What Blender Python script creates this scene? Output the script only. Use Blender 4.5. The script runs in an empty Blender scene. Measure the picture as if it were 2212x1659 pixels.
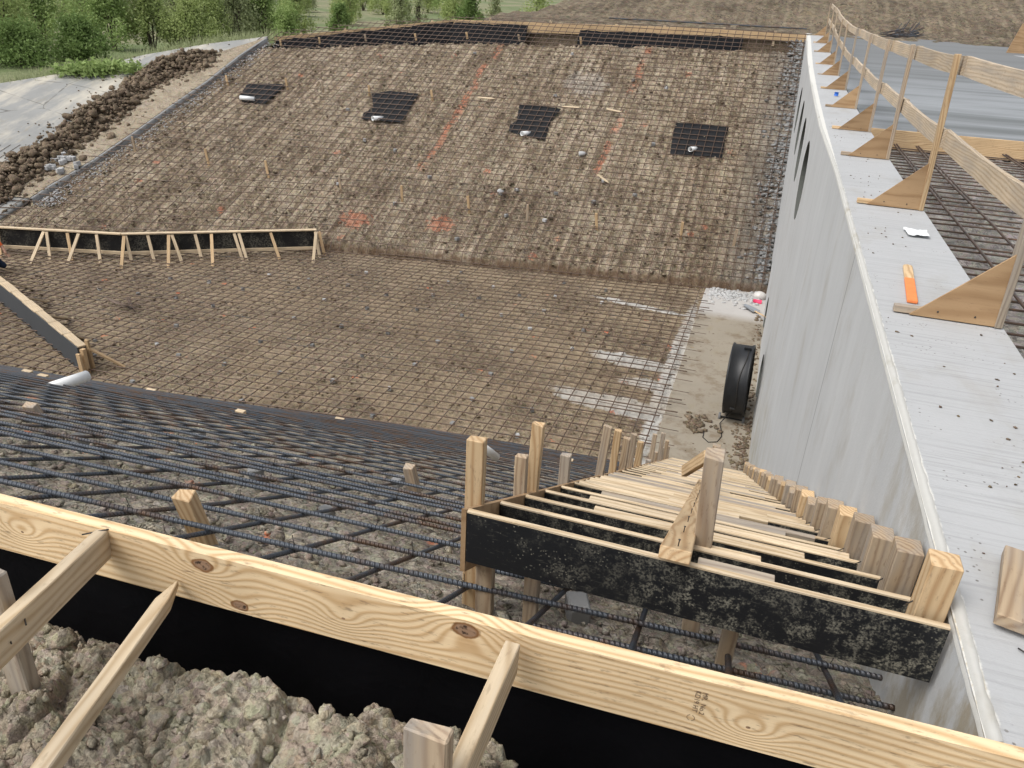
import bpy, bmesh, math, random
import numpy as np
from mathutils import Vector, Matrix, noise as mnoise

# ------------------------------------------------------------------ camera, world, sun
SC = bpy.context.scene
COL = SC.collection
F = 1662.0
def _n(v): return v / np.linalg.norm(v)
_Y = _n(np.array([612., -787., F]))
_dn = np.array([-190., 3361., F])
_Z = -_dn / np.linalg.norm(_dn); _Z -= _Y * _Z.dot(_Y); _Z = _n(_Z)
_X = np.cross(_Y, _Z)
R = np.array([_X, _Y, _Z])
cam_d = bpy.data.cameras.new('camera'); cam = bpy.data.objects.new('camera', cam_d); COL.objects.link(cam)
rt, up_, bk = R @ np.array([1, 0, 0]), R @ np.array([0, -1, 0]), R @ np.array([0, 0, -1])
cam.matrix_world = Matrix([[rt[0], up_[0], bk[0], 0], [rt[1], up_[1], bk[1], 0], [rt[2], up_[2], bk[2], 0], [0, 0, 0, 1]])
cam_d.sensor_width = 36; cam_d.lens = 36 * F / 2212; cam_d.clip_start = 0.02; cam_d.clip_end = 2000
SC.camera = cam

w = bpy.data.worlds.new('World'); SC.world = w; w.use_nodes = True
nt = w.node_tree; bg = nt.nodes['Background']
sky = nt.nodes.new('ShaderNodeTexSky'); sky.sky_type = 'NISHITA'; sky.sun_disc = False
SUN_EL, SUN_ROT = math.radians(58), math.radians(225)
sky.sun_elevation = SUN_EL; sky.sun_rotation = SUN_ROT
sky.air_density = 1.0; sky.dust_density = 4.0; sky.ozone_density = 1.0
hsv = nt.nodes.new('ShaderNodeHueSaturation'); hsv.inputs['Saturation'].default_value = 0.30
nt.links.new(sky.outputs[0], hsv.inputs['Color']); nt.links.new(hsv.outputs[0], bg.inputs[0])
bg.inputs[1].default_value = 0.15
sd = bpy.data.lights.new('sun', 'SUN'); sd.energy = 1.1; sd.angle = math.radians(42); sd.color = (1, 0.97, 0.92)
so = bpy.data.objects.new('sun', sd); COL.objects.link(so)
sdir = Vector((math.sin(SUN_ROT) * math.cos(SUN_EL), math.cos(SUN_ROT) * math.cos(SUN_EL), math.sin(SUN_EL)))
so.rotation_euler = sdir.to_track_quat('Z', 'Y').to_euler()
SC.view_settings.view_transform = 'Standard'; SC.view_settings.look = 'None'
SC.view_settings.exposure = 0.50; SC.view_settings.gamma = 1.0
random.seed(7); RS = np.random.RandomState(5)

# ------------------------------------------------------------------ numpy noise
def _h(ix, iy, s):
    n = (ix.astype(np.int64) * 374761393 + iy.astype(np.int64) * 668265263 + s * 1442695041) & 0xffffffff
    n = ((n ^ (n >> 13)) * 1274126177) & 0xffffffff
    n = (n ^ (n >> 16)) & 0xffffffff
    return n / 4294967295.0
def vnoise(x, y, s=0):
    ix, iy = np.floor(x), np.floor(y); fx, fy = x - ix, y - iy
    fx = fx * fx * (3 - 2 * fx); fy = fy * fy * (3 - 2 * fy)
    a, b = _h(ix, iy, s), _h(ix + 1, iy, s); c, d = _h(ix, iy + 1, s), _h(ix + 1, iy + 1, s)
    return (a + (b - a) * fx) * (1 - fy) + (c + (d - c) * fx) * fy
def fbm(x, y, o=4, s=0):
    r = 0; a = 0.5
    for i in range(o):
        r = r + a * (vnoise(x, y, s + i * 17) - 0.5) * 2; x = x * 2.03 + 3.1; y = y * 2.01 + 7.7; a *= 0.5
    return r
def voro(x, y, s=0):
    ix, iy = np.floor(x), np.floor(y)
    f1 = np.full(x.shape, 9.0); f2 = np.full(x.shape, 9.0); idv = np.zeros(x.shape); tl = np.zeros(x.shape)
    for dx in (-1, 0, 1):
        for dy in (-1, 0, 1):
            cx, cy = ix + dx, iy + dy
            px = cx + 0.1 + 0.8 * _h(cx, cy, s + 1); py = cy + 0.1 + 0.8 * _h(cx, cy, s + 2)
            d = np.hypot(px - x, py - y); hv = _h(cx, cy, s + 3)
            c = d < f1
            f2 = np.where(c, f1, np.minimum(f2, d)); tl = np.where(c, (x - px) * (hv - .5) * 2 + (y - py) * (_h(cx, cy, s + 5) - .5) * 2, tl); idv = np.where(c, hv, idv); f1 = np.where(c, d, f1)
    return f1, f2, idv, tl
def clods(x, y, s=0, size=0.15):
    wx = x + 0.25 * size * fbm(x / size, y / size, 2, s + 90); wy = y + 0.25 * size * fbm(x / size, y / size, 2, s + 95)
    f1, f2, i, tl = voro(wx / size, wy / size, s)
    return (i * .8 + .2 + tl * .9) * np.clip(1.0 - f1 * .9, 0, 1) ** 0.35 * np.clip((f2 - f1) * 7, 0, 1)

# ------------------------------------------------------------------ object helpers
def tag(o, label=None, cat=None, group=None, kind=None):
    if label: o['label'] = label
    if cat: o['category'] = cat
    if group: o['group'] = group
    if kind: o['kind'] = kind
    return o
def link(o, parent=None):
    COL.objects.link(o)
    if parent is not None:
        o.parent = parent; o.matrix_parent_inverse = WM[parent.name].inverted()
    WM[o.name] = o.matrix_basis.copy()
    return o
WM = {}
def empty(name, loc, label, cat, group=None):
    o = bpy.data.objects.new(name, None); o.location = loc; o.empty_display_size = 0.1
    COL.objects.link(o); WM[o.name] = Matrix.Translation(Vector(loc))
    return tag(o, label, cat, group)
def raw(name, verts, faces, mat, parent=None, smooth=False, mtx=None, uv=None):
    me = bpy.data.meshes.new(name)
    verts = np.asarray(verts, dtype=np.float64)
    if isinstance(faces, np.ndarray) and len(faces):
        k = faces.shape[1]; nf = len(faces)
        me.vertices.add(len(verts)); me.vertices.foreach_set('co', verts.ravel())
        me.loops.add(nf * k); me.loops.foreach_set('vertex_index', faces.ravel().astype(np.int32))
        me.polygons.add(nf); me.polygons.foreach_set('loop_start', np.arange(0, nf * k, k, dtype=np.int32))
        me.update(calc_edges=True)
    else:
        me.from_pydata([tuple(v) for v in verts], [], faces); me.update()
    if smooth: me.polygons.foreach_set('use_smooth', np.ones(len(me.polygons), dtype=bool))
    if mat: me.materials.append(mat)
    if uv is not None:
        l = me.uv_layers.new(name='UVMap'); vi = np.empty(len(me.loops), dtype=np.int32)
        me.loops.foreach_get('vertex_index', vi); l.data.foreach_set('uv', np.asarray(uv)[vi].ravel())
    o = bpy.data.objects.new(name, me)
    if mtx is not None: o.matrix_basis = mtx
    return link(o, parent)
def grid_faces(nu, nv):
    i = np.arange((nu - 1) * (nv - 1)); a = (i // (nv - 1)) * nv + i % (nv - 1)
    return np.stack([a, a + nv, a + nv + 1, a + 1], 1)
def grid(name, X, Y, Z, mat, parent=None, smooth=True, flip=False):
    f = grid_faces(*X.shape)
    if flip: f = f[:, ::-1].copy()
    return raw(name, np.stack([X.ravel(), Y.ravel(), Z.ravel()], 1), f, mat, parent, smooth)
def frame(p0, p1, up=(0, 0, 1)):
    p0, p1 = Vector(p0), Vector(p1); x = (p1 - p0).normalized(); u = Vector(up)
    y = u.cross(x)
    if y.length < 1e-4: y = Vector((0, 1, 0)).cross(x)
    y.normalize(); z = x.cross(y)
    m = Matrix((x, y, z)).transposed().to_4x4(); m.translation = p0
    return m, (p1 - p0).length
def beam(name, p0, p1, wd, ht, mat, parent=None, up=(0, 0, 1), bev=0.003, point=0, chip=0):
    """length p0->p1 along local X, wd across (local Y), ht along local Z, both centred."""
    m, L = frame(p0, p1, up)
    bm = bmesh.new()
    a, b = wd / 2, ht / 2
    if point:
        pts = [(0, -a, -b), (0, a, -b), (0, a, b), (0, -a, b)]
        v0 = [bm.verts.new(p) for p in pts]; v1 = [bm.verts.new((L - point, p[1], p[2])) for p in pts]
        v2 = [bm.verts.new((L, p[1] * .12, p[2] * .5)) for p in pts]
        bm.faces.new(v0[::-1]); bm.faces.new(v2)
        for q, r in ((v0, v1), (v1, v2)):
            for i in range(4): bm.faces.new((q[i], q[(i + 1) % 4], r[(i + 1) % 4], r[i]))
    else:
        bmesh.ops.create_cube(bm, size=1)
        for v in bm.verts:
            v.co = Vector(((v.co.x + .5) * L, v.co.y * wd, v.co.z * ht))
            if chip and v.co.x > L / 2: v.co.x += random.uniform(-chip, chip)
    if bev: bmesh.ops.bevel(bm, geom=bm.edges[:], offset=bev, segments=1, affect='EDGES')
    bmesh.ops.recalc_face_normals(bm, faces=bm.faces[:])
    me = bpy.data.meshes.new(name); bm.to_mesh(me); bm.free(); me.materials.append(mat)
    o = bpy.data.objects.new(name, me); o.matrix_basis = m
    return link(o, parent)
def tube_arrays(pts, r, seg=6):
    pts = np.asarray(pts, float); n = len(pts)
    t = np.gradient(pts, axis=0); t /= np.linalg.norm(t, axis=1)[:, None]
    ref = np.array([0, 0, 1.]) if abs(t[0][2]) < .9 else np.array([1., 0, 0])
    s = np.cross(t, ref); s /= np.linalg.norm(s, axis=1)[:, None]; b = np.cross(s, t)
    th = np.linspace(0, 2 * math.pi, seg + 1)
    d = np.concatenate([[0], np.cumsum(np.linalg.norm(np.diff(pts, axis=0), axis=1))])
    rr = r if np.ndim(r) else np.full((n, seg + 1), r)
    V = pts[:, None] + s[:, None] * (np.cos(th)[None, :, None] * rr[..., None]) + b[:, None] * (np.sin(th)[None, :, None] * rr[..., None])
    uv = np.stack(np.broadcast_arrays(d[:, None], th[None] / (2 * math.pi)), -1)
    return V.reshape(-1, 3), grid_faces(n, seg + 1)[:, ::-1].copy(), uv.reshape(-1, 2)
def tube(name, pts, r, mat, parent=None, seg=6, cap=True):
    V, Fc, uv = tube_arrays(pts, r, seg)
    if cap:
        k = seg + 1; n = len(pts)
        V = np.concatenate([V, [np.mean(V[:seg], 0)], [np.mean(V[-k:-1], 0)]]); uv = np.concatenate([uv, [[0, 0]], [[0, 0]]])
        fl = [tuple(f) for f in Fc] + [(n * k, i, i + 1) for i in range(seg)] + [(n * k + 1, (n - 1) * k + i + 1, (n - 1) * k + i) for i in range(seg)]
        return raw(name, V, fl, mat, parent, True, uv=uv)
    return raw(name, V, Fc, mat, parent, True, uv=uv)
def ribbed(pts_fn, L, r):
    """rebar with real helical ribs; pts_fn(s array)->points"""
    n = int(L / 0.0045); s = np.linspace(0, L, n); seg = 10
    th = np.linspace(0, 2 * math.pi, seg + 1)
    ph = (s[:, None] / 0.0175 + np.where(np.sin(th) > 0, th, -th)[None] / (2 * math.pi) * 1.2) % 1
    rib = np.clip(1 - np.abs(ph - .5) * 4.2, 0, 1)
    rr = r * (1 + 0.17 * rib) + r * 0.10 * (np.abs(np.sin(th))[None] < 0.2)
    return pts_fn(s), rr, seg
class Soup:
    def __init__(s): s.v = []; s.f = []; s.uv = []; s.n = 0
    def add(s, V, Fc, uv=None):
        s.v.append(V); s.f.append(np.asarray(Fc) + s.n); s.n += len(V)
        if uv is not None: s.uv.append(uv)
    def build(s, name, mat, parent=None, smooth=True):
        return raw(name, np.concatenate(s.v), np.concatenate(s.f), mat, parent, smooth, uv=np.concatenate(s.uv) if s.uv else None)
def ico(sub=1):
    bm = bmesh.new(); bmesh.ops.create_icosphere(bm, subdivisions=sub, radius=1)
    V = np.array([v.co[:] for v in bm.verts]); Fc = np.array([[v.index for v in f.verts] for f in bm.faces]); bm.free()
    return V, Fc
ICO1, ICO2, ICO3 = ico(1), ico(2), ico(3)
def rock(c, r, sub=ICO2, flat=.7, rough=.35):
    V, Fc = sub; V = V * (1 + 1.3 * rough * RS.uniform(-1, 1, (len(V), 1)) * (.5 if len(V) > 60 else 1))
    k = RS.normal(size=(7, 3)); k /= np.linalg.norm(k, axis=1)[:, None]
    for kk in k:                                     # facet the lump with a few random cuts
        d = V @ kk; V = V - np.clip(d - RS.uniform(.55, .85), 0, 9)[:, None] * kk
    a = RS.uniform(0, 6.28); c_, s_ = math.cos(a), math.sin(a)
    V = V * np.array([RS.uniform(.7, 1.2), RS.uniform(.7, 1.2), flat]) @ np.array([[c_, s_, 0], [-s_, c_, 0], [0, 0, 1]])
    return V * r + np.asarray(c), Fc

# ------------------------------------------------------------------ materials
def mat(name):
    m = bpy.data.materials.new(name); m.use_nodes = True; n = m.node_tree; n.nodes.clear()
    o = n.nodes.new('ShaderNodeOutputMaterial'); b = n.nodes.new('ShaderNodeBsdfPrincipled'); n.links.new(b.outputs[0], o.inputs[0])
    return m, n, b
class NB:
    def __init__(s, nt): s.t = nt; s.n = nt.nodes; s.l = nt.links
    def node(s, ty, **kw):
        nd = s.n.new(ty)
        for k, v in kw.items(): setattr(nd, k, v)
        return nd
    def set(s, sock, v):
        if hasattr(v, 'is_linked') or isinstance(v, bpy.types.NodeSocket): s.l.new(v, sock)
        else: sock.default_value = v
    def co(s, kind='Object'): return s.node('ShaderNodeTexCoord').outputs[kind]
    def map(s, v, sc=(1, 1, 1), loc=(0, 0, 0), rot=(0, 0, 0)):
        m = s.node('ShaderNodeMapping'); s.set(m.inputs[0], v); m.inputs['Scale'].default_value = sc; s.set(m.inputs['Location'], loc); m.inputs['Rotation'].default_value = rot
        return m.outputs[0]
    def noise(s, v, sc=5, d=4, r=.55, dist=0):
        m = s.node('ShaderNodeTexNoise'); s.set(m.inputs['Vector'], v); m.inputs['Scale'].default_value = sc; m.inputs['Detail'].default_value = d
        m.inputs['Roughness'].default_value = r; m.inputs['Distortion'].default_value = dist
        return m.outputs[0]
    def vor(s, v, sc=5, feat='F1', out='Distance', rand=1):
        m = s.node('ShaderNodeTexVoronoi', feature=feat); s.set(m.inputs['Vector'], v); m.inputs['Scale'].default_value = sc; m.inputs['Randomness'].default_value = rand
        return m.outputs[out]
    def math(s, op, a, b=0.0, c=0.0, clamp=False):
        m = s.node('ShaderNodeMath', operation=op, use_clamp=clamp); s.set(m.inputs[0], a); s.set(m.inputs[1], b); s.set(m.inputs[2], c)
        return m.outputs[0]
    def rmp(s, v, a, b, c=0.0, d=1.0):
        m = s.node('ShaderNodeMapRange'); s.set(m.inputs[0], v)
        for i, x in enumerate((a, b, c, d)): s.set(m.inputs[i + 1], x)
        return m.outputs[0]
    def mix(s, f, a, b, mode='MIX'):
        m = s.node('ShaderNodeMix', data_type='RGBA', blend_type=mode); s.set(m.inputs[0], f)
        s.set(m.inputs[6], a if not isinstance(a, tuple) else (*a, 1)[:4]); s.set(m.inputs[7], b if not isinstance(b, tuple) else (*b, 1)[:4])
        return m.outputs[2]
    def ramp(s, f, stops):
        m = s.node('ShaderNodeValToRGB'); s.set(m.inputs[0], f); e = m.color_ramp.elements
        while len(e) < len(stops): e.new(.5)
        for i, (p, c) in enumerate(stops): e[i].position = p; e[i].color = (*c, 1)
        return m.outputs[0]
    def xyz(s, v):
        m = s.node('ShaderNodeSeparateXYZ'); s.set(m.inputs[0], v); return m.outputs
    def bump(s, h, st=.5, d=.02, nrm=None):
        m = s.node('ShaderNodeBump'); s.set(m.inputs['Height'], h); m.inputs['Strength'].default_value = st; m.inputs['Distance'].default_value = d
        if nrm is not None: s.set(m.inputs['Normal'], nrm)
        return m.outputs[0]
    def geo(s, k='Position'): return s.node('ShaderNodeNewGeometry').outputs[k]
    def ell(s, P, cx, cy, rx, ry, nz=None, k=.5, rot=0):
        """soft elliptical patch mask at world x,y with ragged outline"""
        x, y, _ = s.xyz(s.map(P, loc=(0, 0, 0), sc=(1, 1, 1)))
        dx = s.math('SUBTRACT', x, cx); dy = s.math('SUBTRACT', y, cy)
        if rot:
            c_, s_ = math.cos(rot), math.sin(rot)
            ex = s.math('ADD', s.math('MULTIPLY', dx, c_), s.math('MULTIPLY', dy, s_)); ey = s.math('SUBTRACT', s.math('MULTIPLY', dy, c_), s.math('MULTIPLY', dx, s_)); dx, dy = ex, ey
        d = s.math('ADD', s.math('POWER', s.math('ABSOLUTE', s.math('DIVIDE', dx, rx)), 2), s.math('POWER', s.math('ABSOLUTE', s.math('DIVIDE', dy, ry)), 2))
        if nz is not None: d = s.math('ADD', d, s.math('MULTIPLY', s.math('SUBTRACT', nz, .5), k * 4))
        return s.rmp(d, 1.15, .75)

def soil(name, dark=(.10, .072, .048), mid=(.22, .165, .115), pale=(.40, .33, .245), streak=False, extra=None, scale=1.0, grey=0.0, bs=1.0, crumbs=.75, cracks=.5):  # crumbs: strength of the crevice shade painted into the soil colour
    m, t, b = mat(name); N = NB(t); P = N.geo()
    big = N.noise(P, .55 * scale, 3, .6); med = N.noise(P, 4.5 * scale, 5, .7); fine = N.noise(P, 38 * scale, 4, .65)
    f = N.math('ADD', N.math('MULTIPLY', big, .28), N.math('ADD', N.math('MULTIPLY', med, .45), N.math('MULTIPLY', fine, .35)))
    if streak:
        st = N.noise(N.map(P, sc=(5.0, .35, .35)), 1.0, 3, .6)
        f = N.math('ADD', f, N.math('MULTIPLY', N.math('SUBTRACT', st, .5), .45))
    c = N.ramp(f, [(.40, dark), (.52, mid), (.60, tuple((a + q) / 2 for a, q in zip(mid, pale))), (.70, pale)])
    crumb = N.noise(P, 15 * scale, 5, .75, .4); crevice_shade = N.math('MULTIPLY', N.rmp(crumb, .50, .42), N.rmp(N.noise(P, 2.2 * scale, 3), .38, .55)); c = N.mix(N.math('MULTIPLY', crevice_shade, crumbs), c, tuple(v * .62 for v in dark))  # sharp dark noise painted in as shade in crevices between clods
    if grey: c = N.mix(grey, c, (.30, .30, .29))
    vc = N.vor(P, 16 * scale, 'F1', 'Color'); c = N.mix(.22, c, N.mix(.85, vc, (.25, .25, .25), 'MULTIPLY'), 'SOFT_LIGHT')
    cr = N.vor(N.map(P, sc=(1, 1, 1)), 9 * scale, 'DISTANCE_TO_EDGE'); gate = N.rmp(N.noise(P, 1.3 * scale, 2), .5, .6)
    crk = N.math('MULTIPLY', N.rmp(cr, .05, .0), gate)
    c = N.mix(N.math('MULTIPLY', crk, cracks), c, (.05, .037, .027))
    peb = N.rmp(N.vor(P, 26 * scale, 'F1'), .16, .10); pg = N.math('MULTIPLY', peb, N.rmp(N.noise(P, 6 * scale, 2), .56, .62))
    c = N.mix(N.math('MULTIPLY', pg, .6), c, (.42, .38, .32))
    if extra: c = extra(N, P, c)
    N.l.new(c, b.inputs['Base Color']); b.inputs['Roughness'].default_value = .95; b.inputs['Specular IOR Level'].default_value = .2
    h = N.math('ADD', N.math('MULTIPLY', med, .6), N.math('ADD', N.math('MULTIPLY', fine, .35), N.math('MULTIPLY', crk, -.5 * cracks)))
    N.l.new(N.bump(h, 1.0, .045 * bs / scale), b.inputs['Normal'])
    return m

def wood(name, pale=(.66, .48, .28), dark=(.40, .24, .11), grey=0.0, scale=1.0, knots=None, bands=100, ply=False, spot=.0, wamp=13.0):
    m, t, b = mat(name); N = NB(t)
    P = N.co('Object'); rnd = N.node('ShaderNodeObjectInfo').outputs['Random']
    if knots is None:
        off = N.node('ShaderNodeCombineXYZ')
        for i in range(3): N.l.new(N.math('MULTIPLY', rnd, (37.0, 11.0, 17.0)[i]), off.inputs[i])
        P = N.map(P, loc=off.outputs[0])
    x, y, z = N.xyz(P)
    warp = N.noise(N.map(P, sc=(1.1, 7, 7)), 1.0 * scale, 2, .5)
    band = N.math('ADD', N.math('MULTIPLY', N.math('ADD', N.math('MULTIPLY', y, .8), z), bands * scale), N.math('MULTIPLY', warp, wamp))
    kd = None
    if knots:
        for (kx, kz, r, s) in knots:
            dx = N.math('SUBTRACT', x, kx); dz = N.math('SUBTRACT', z, kz)
            d = N.math('SQRT', N.math('ADD', N.math('POWER', N.math('ABSOLUTE', N.math('MULTIPLY', dx, .62)), 2), N.math('POWER', N.math('ABSOLUTE', dz), 2)))
            g = N.math('EXPONENT', N.math('MULTIPLY', N.math('POWER', N.math('DIVIDE', d, max(r, .014) * 3.2), 2), -1))
            band = N.math('ADD', band, N.math('MULTIPLY', g, s))
            dd = N.math('DIVIDE', N.math('ADD', d, N.math('MULTIPLY', N.math('SUBTRACT', N.noise(P, 40, 2), .5), r * .6)), r)
            kd = dd if kd is None else N.math('MINIMUM', kd, dd)
    sn = N.math('SINE', N.math('MULTIPLY', band, 2 * math.pi * .42))
    sn = N.rmp(sn, -1, 1); sn = N.math('POWER', sn, 1.8)
    fib = N.noise(N.map(P, sc=(3, 160, 160)), 1.0, 3, .6)
    f = N.math('ADD', N.math('MULTIPLY', sn, .75), N.math('MULTIPLY', N.math('SUBTRACT', fib, .35), .45), clamp=True)
    c = N.mix(f, pale, dark)
    tone = N.rmp(rnd, 0, 1, .78, 1.12); tn = N.noise(P, 1.7, 2); tone = N.math('MULTIPLY', tone, N.rmp(tn, .3, .7, .85, 1.12))
    c = N.mix(1.0, c, N.node('ShaderNodeCombineColor').outputs[0], 'MULTIPLY') if False else c
    hs = N.node('ShaderNodeHueSaturation'); N.l.new(c, hs.inputs['Color']); N.l.new(tone, hs.inputs['Value']); c = hs.outputs[0]
    gr = N.math('MULTIPLY', N.rmp(N.noise(N.map(P, sc=(1.5, 14, 14)), 1.4, 4), .42, .68), min(1, grey + .0001)) if grey else None
    if grey:
        gz = N.math('ADD', gr, N.math('MULTIPLY', N.rmp(rnd, .3, 1.0), grey * .5), clamp=True); c = N.mix(gz, c, (.30, .27, .235))
    if spot:
        sp = N.rmp(N.noise(N.map(P, sc=(6, 22, 30)), 3.0, 4, .7), .57, .70); c = N.mix(N.math('MULTIPLY', sp, spot), c, (.16, .10, .06))
    if kd is not None:
        c = N.mix(N.rmp(kd, 1.25, 1.05), c, (.22, .11, .045)); c = N.mix(N.rmp(kd, .95, .75), c, (.30, .19, .12)); c = N.mix(N.math('MULTIPLY', N.rmp(kd, .8, .7), N.rmp(N.noise(P, 60, 4, .7), .5, .6)), c, (.05, .03, .02))
    N.l.new(c, b.inputs['Base Color']); b.inputs['Roughness'].default_value = .72; b.inputs['Specular IOR Level'].default_value = .3
    N.l.new(N.bump(N.math('ADD', f, N.math('MULTIPLY', fib, .6)), .35, .0016), b.inputs['Normal'])
    return m
M = {}
M['pine'] = wood('pine', pale=(.62, .455, .27), dark=(.41, .25, .12), spot=.5)
M['pine_pale'] = wood('pine_pale', pale=(.68, .55, .375), dark=(.47, .335, .19), grey=.25, spot=.3)
M['pine_aged'] = wood('pine_aged', pale=(.50, .38, .25), dark=(.28, .185, .11), grey=.6, spot=.5)
M['pine_grey'] = wood('pine_grey', pale=(.44, .37, .28), dark=(.26, .20, .15), grey=.95, spot=.4)
M['rail'] = wood('rail_pine', pale=(.60, .49, .35), dark=(.42, .31, .20), grey=.5, spot=.45, wamp=7)
M['ply'] = wood('plywood', pale=(.40, .265, .145), dark=(.28, .17, .085), bands=16, scale=.9, spot=.35, wamp=9)

def formply():
    m, t, b = mat('black_form_plywood'); N = NB(t); P = N.geo()
    n1 = N.noise(P, 22, 6, .75); reg = N.noise(P, 1.9, 3, .6); fine = N.noise(P, 140, 3, .6)
    sp = N.math('MULTIPLY', N.rmp(n1, .47, .56), N.rmp(reg, .42, .60)); dots = N.math('MULTIPLY', N.rmp(N.vor(P, 75, 'F1'), .24, .12), N.rmp(N.noise(P, 9, 3), .45, .6))
    scr = N.rmp(N.noise(N.map(P, sc=(4, 4, 30), rot=(0, .6, 0)), 6, 4), .62, .72)
    k = N.math('MAXIMUM', N.math('MULTIPLY', N.math('MULTIPLY', sp, N.rmp(fine, .4, .6)), .7), N.math('MULTIPLY', N.math('MAXIMUM', dots, N.math('MULTIPLY', scr, .35)), .42))
    c = N.mix(k, (.011, .012, .014), (.34, .32, .25)); N.l.new(c, b.inputs['Base Color'])
    N.l.new(N.rmp(k, 0, .5, .42, .85), b.inputs['Roughness']); b.inputs['Specular IOR Level'].default_value = .35
    N.l.new(N.bump(N.math('ADD', k, N.math('MULTIPLY', n1, .3)), .3, .002), b.inputs['Normal'])
    return m
M['formply'] = formply()

def concrete(name, base=(.50, .505, .50), lines=None, stain=0.0, pits=0.0, streak=None, edge=None, dirty=None):
    m, t, b = mat(name); N = NB(t); P = N.geo()
    c = N.mix(N.noise(P, 1.1, 4, .6), tuple(v * .86 for v in base), tuple(min(1, v * 1.1) for v in base))
    c = N.mix(N.math('MULTIPLY', N.noise(P, 30, 4, .7), .25), c, tuple(v * .6 for v in base))
    h = N.noise(P, 60, 4, .7)
    if lines:
        ln = N.noise(N.map(P, sc=lines), 1.0, 4, .65); h = N.math('ADD', h, N.math('MULTIPLY', ln, 1.4))
        c = N.mix(N.rmp(ln, .50, .36, 0, .30), c, tuple(v * .50 for v in base))
    if streak:
        st = N.noise(N.map(P, sc=streak), 1.0, 5, .6); c = N.mix(N.rmp(st, .50, .72, 0, .32), c, tuple(v * .72 for v in base)); c = N.mix(N.rmp(st, .45, .3, 0, .22), c, tuple(min(1, v * 1.22) for v in base))
    if pits:
        pt = N.math('MULTIPLY', N.rmp(N.vor(P, 38, 'F1'), .20, .12), N.rmp(N.noise(P, 3.5, 4, .7), .52, .60)); c = N.mix(N.math('MULTIPLY', pt, pits), c, (.11, .10, .085)); h = N.math('SUBTRACT', h, pt)
    if stain:
        s_ = N.rmp(N.noise(N.map(P, sc=(2, .9, .55)), 1.6, 5, .65), .55, .72); c = N.mix(N.math('MULTIPLY', s_, stain), c, (.24, .20, .13))
    if dirty: c = dirty(N, P, c)
    N.l.new(c, b.inputs['Base Color']); b.inputs['Roughness'].default_value = .85; b.inputs['Specular IOR Level'].default_value = .3
    N.l.new(N.bump(h, .4, .004), b.inputs['Normal'])
    return m
def cap_extra(N, P, c):
    x, y, z = N.xyz(P); nz = N.noise(P, 14, 4, .7)
    e = N.rmp(N.math('ADD', x, N.math('MULTIPLY', N.math('SUBTRACT', nz, .5), .03)), .728, .722)
    c = N.mix(N.math('MULTIPLY', e, .8), c, (.66, .65, .60))
    return N.mix(N.math('MULTIPLY', N.math('MULTIPLY', e, N.rmp(y, 3.2, 1.8)), N.rmp(nz, .5, .6, 0, .6)), c, (.40, .33, .20))
M['cap'] = concrete('broomed_concrete', (.43, .437, .44), lines=(1.6, 60, 3), pits=.75, stain=.22, dirty=cap_extra)
def wall_dirt(N, P, c):
    x, y, z = N.xyz(P)
    n1 = N.noise(N.map(P, sc=(1, 1.6, .8)), 2.2, 5, .7)
    near = N.rmp(y, 3.6, 1.6); k = N.math('MULTIPLY', N.rmp(N.math('ADD', n1, N.math('MULTIPLY', near, .16)), .56, .70), N.math('ADD', near, .12, clamp=True))
    c = N.mix(N.math('MULTIPLY', k, .65), c, (.26, .20, .10))
    low = N.math('MULTIPLY', N.rmp(z, -4.6, -7.2), N.rmp(y, 17, 12)); k2 = N.math('MULTIPLY', low, N.rmp(n1, .38, .62)); c = N.mix(N.math('MULTIPLY', k2, .75), c, (.30, .27, .18))
    ln = N.math('ABSOLUTE', N.math('SUBTRACT', N.math('ADD', y, N.math('MULTIPLY', N.noise(P, 2, 2), .02)), 5.74)); c = N.mix(N.rmp(ln, .016, .006), c, (.20, .20, .20))
    ln = N.math('ABSOLUTE', N.math('SUBTRACT', y, 11.2)); return N.mix(N.math('MULTIPLY', N.rmp(ln, .03, .01), .35), c, (.25, .25, .25))
M['wall'] = concrete('form_smooth_concrete', (.52, .53, .53), streak=(1.5, 3.6, .16), stain=.30, dirty=wall_dirt)
def old_dirty(N, P, c):
    nz = N.noise(N.map(P, sc=(1.2, .35, 1)), .7, 5, .65); c = N.mix(N.rmp(nz, .46, .66, 0, .8), c, (.50, .46, .38))
    cr = N.vor(N.map(P, sc=(.32, .42, 1)), 1.0, 'DISTANCE_TO_EDGE'); cr = N.math('MULTIPLY', N.rmp(N.math('ADD', cr, N.math('MULTIPLY', N.math('SUBTRACT', N.noise(P, 2.5, 4), .5), .06)), .012, .002), N.rmp(N.noise(P, .25, 2), .45, .55))
    c = N.mix(N.math('MULTIPLY', cr, .75), c, (.09, .085, .075))
    x, y, z = N.xyz(P)
    return c
M['old_concrete'] = concrete('weathered_concrete', (.27, .272, .262), streak=(.5, 1.6, .3), stain=.45, dirty=old_dirty)
def strip_dirty(N, P, c):
    nz = N.noise(P, 2.3, 5, .7); c = N.mix(N.rmp(nz, .50, .64, 0, .85), c, (.185, .145, .10))
    x, y, z = N.xyz(P); k = N.math('MULTIPLY', N.rmp(y, 20.8, 21.4), .7); return N.mix(k, c, (.48, .47, .46))
M['strip'] = concrete('muddy_concrete', (.29, .255, .20), stain=.5, dirty=strip_dirty)
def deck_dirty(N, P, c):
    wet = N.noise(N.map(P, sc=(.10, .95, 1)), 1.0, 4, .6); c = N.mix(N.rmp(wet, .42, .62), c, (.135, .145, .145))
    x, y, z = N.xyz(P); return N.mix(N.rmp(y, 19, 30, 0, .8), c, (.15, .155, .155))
M['deck'] = concrete('fresh_grey_concrete', (.27, .285, .295), lines=(.35, 7, 2), dirty=deck_dirty)
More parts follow.
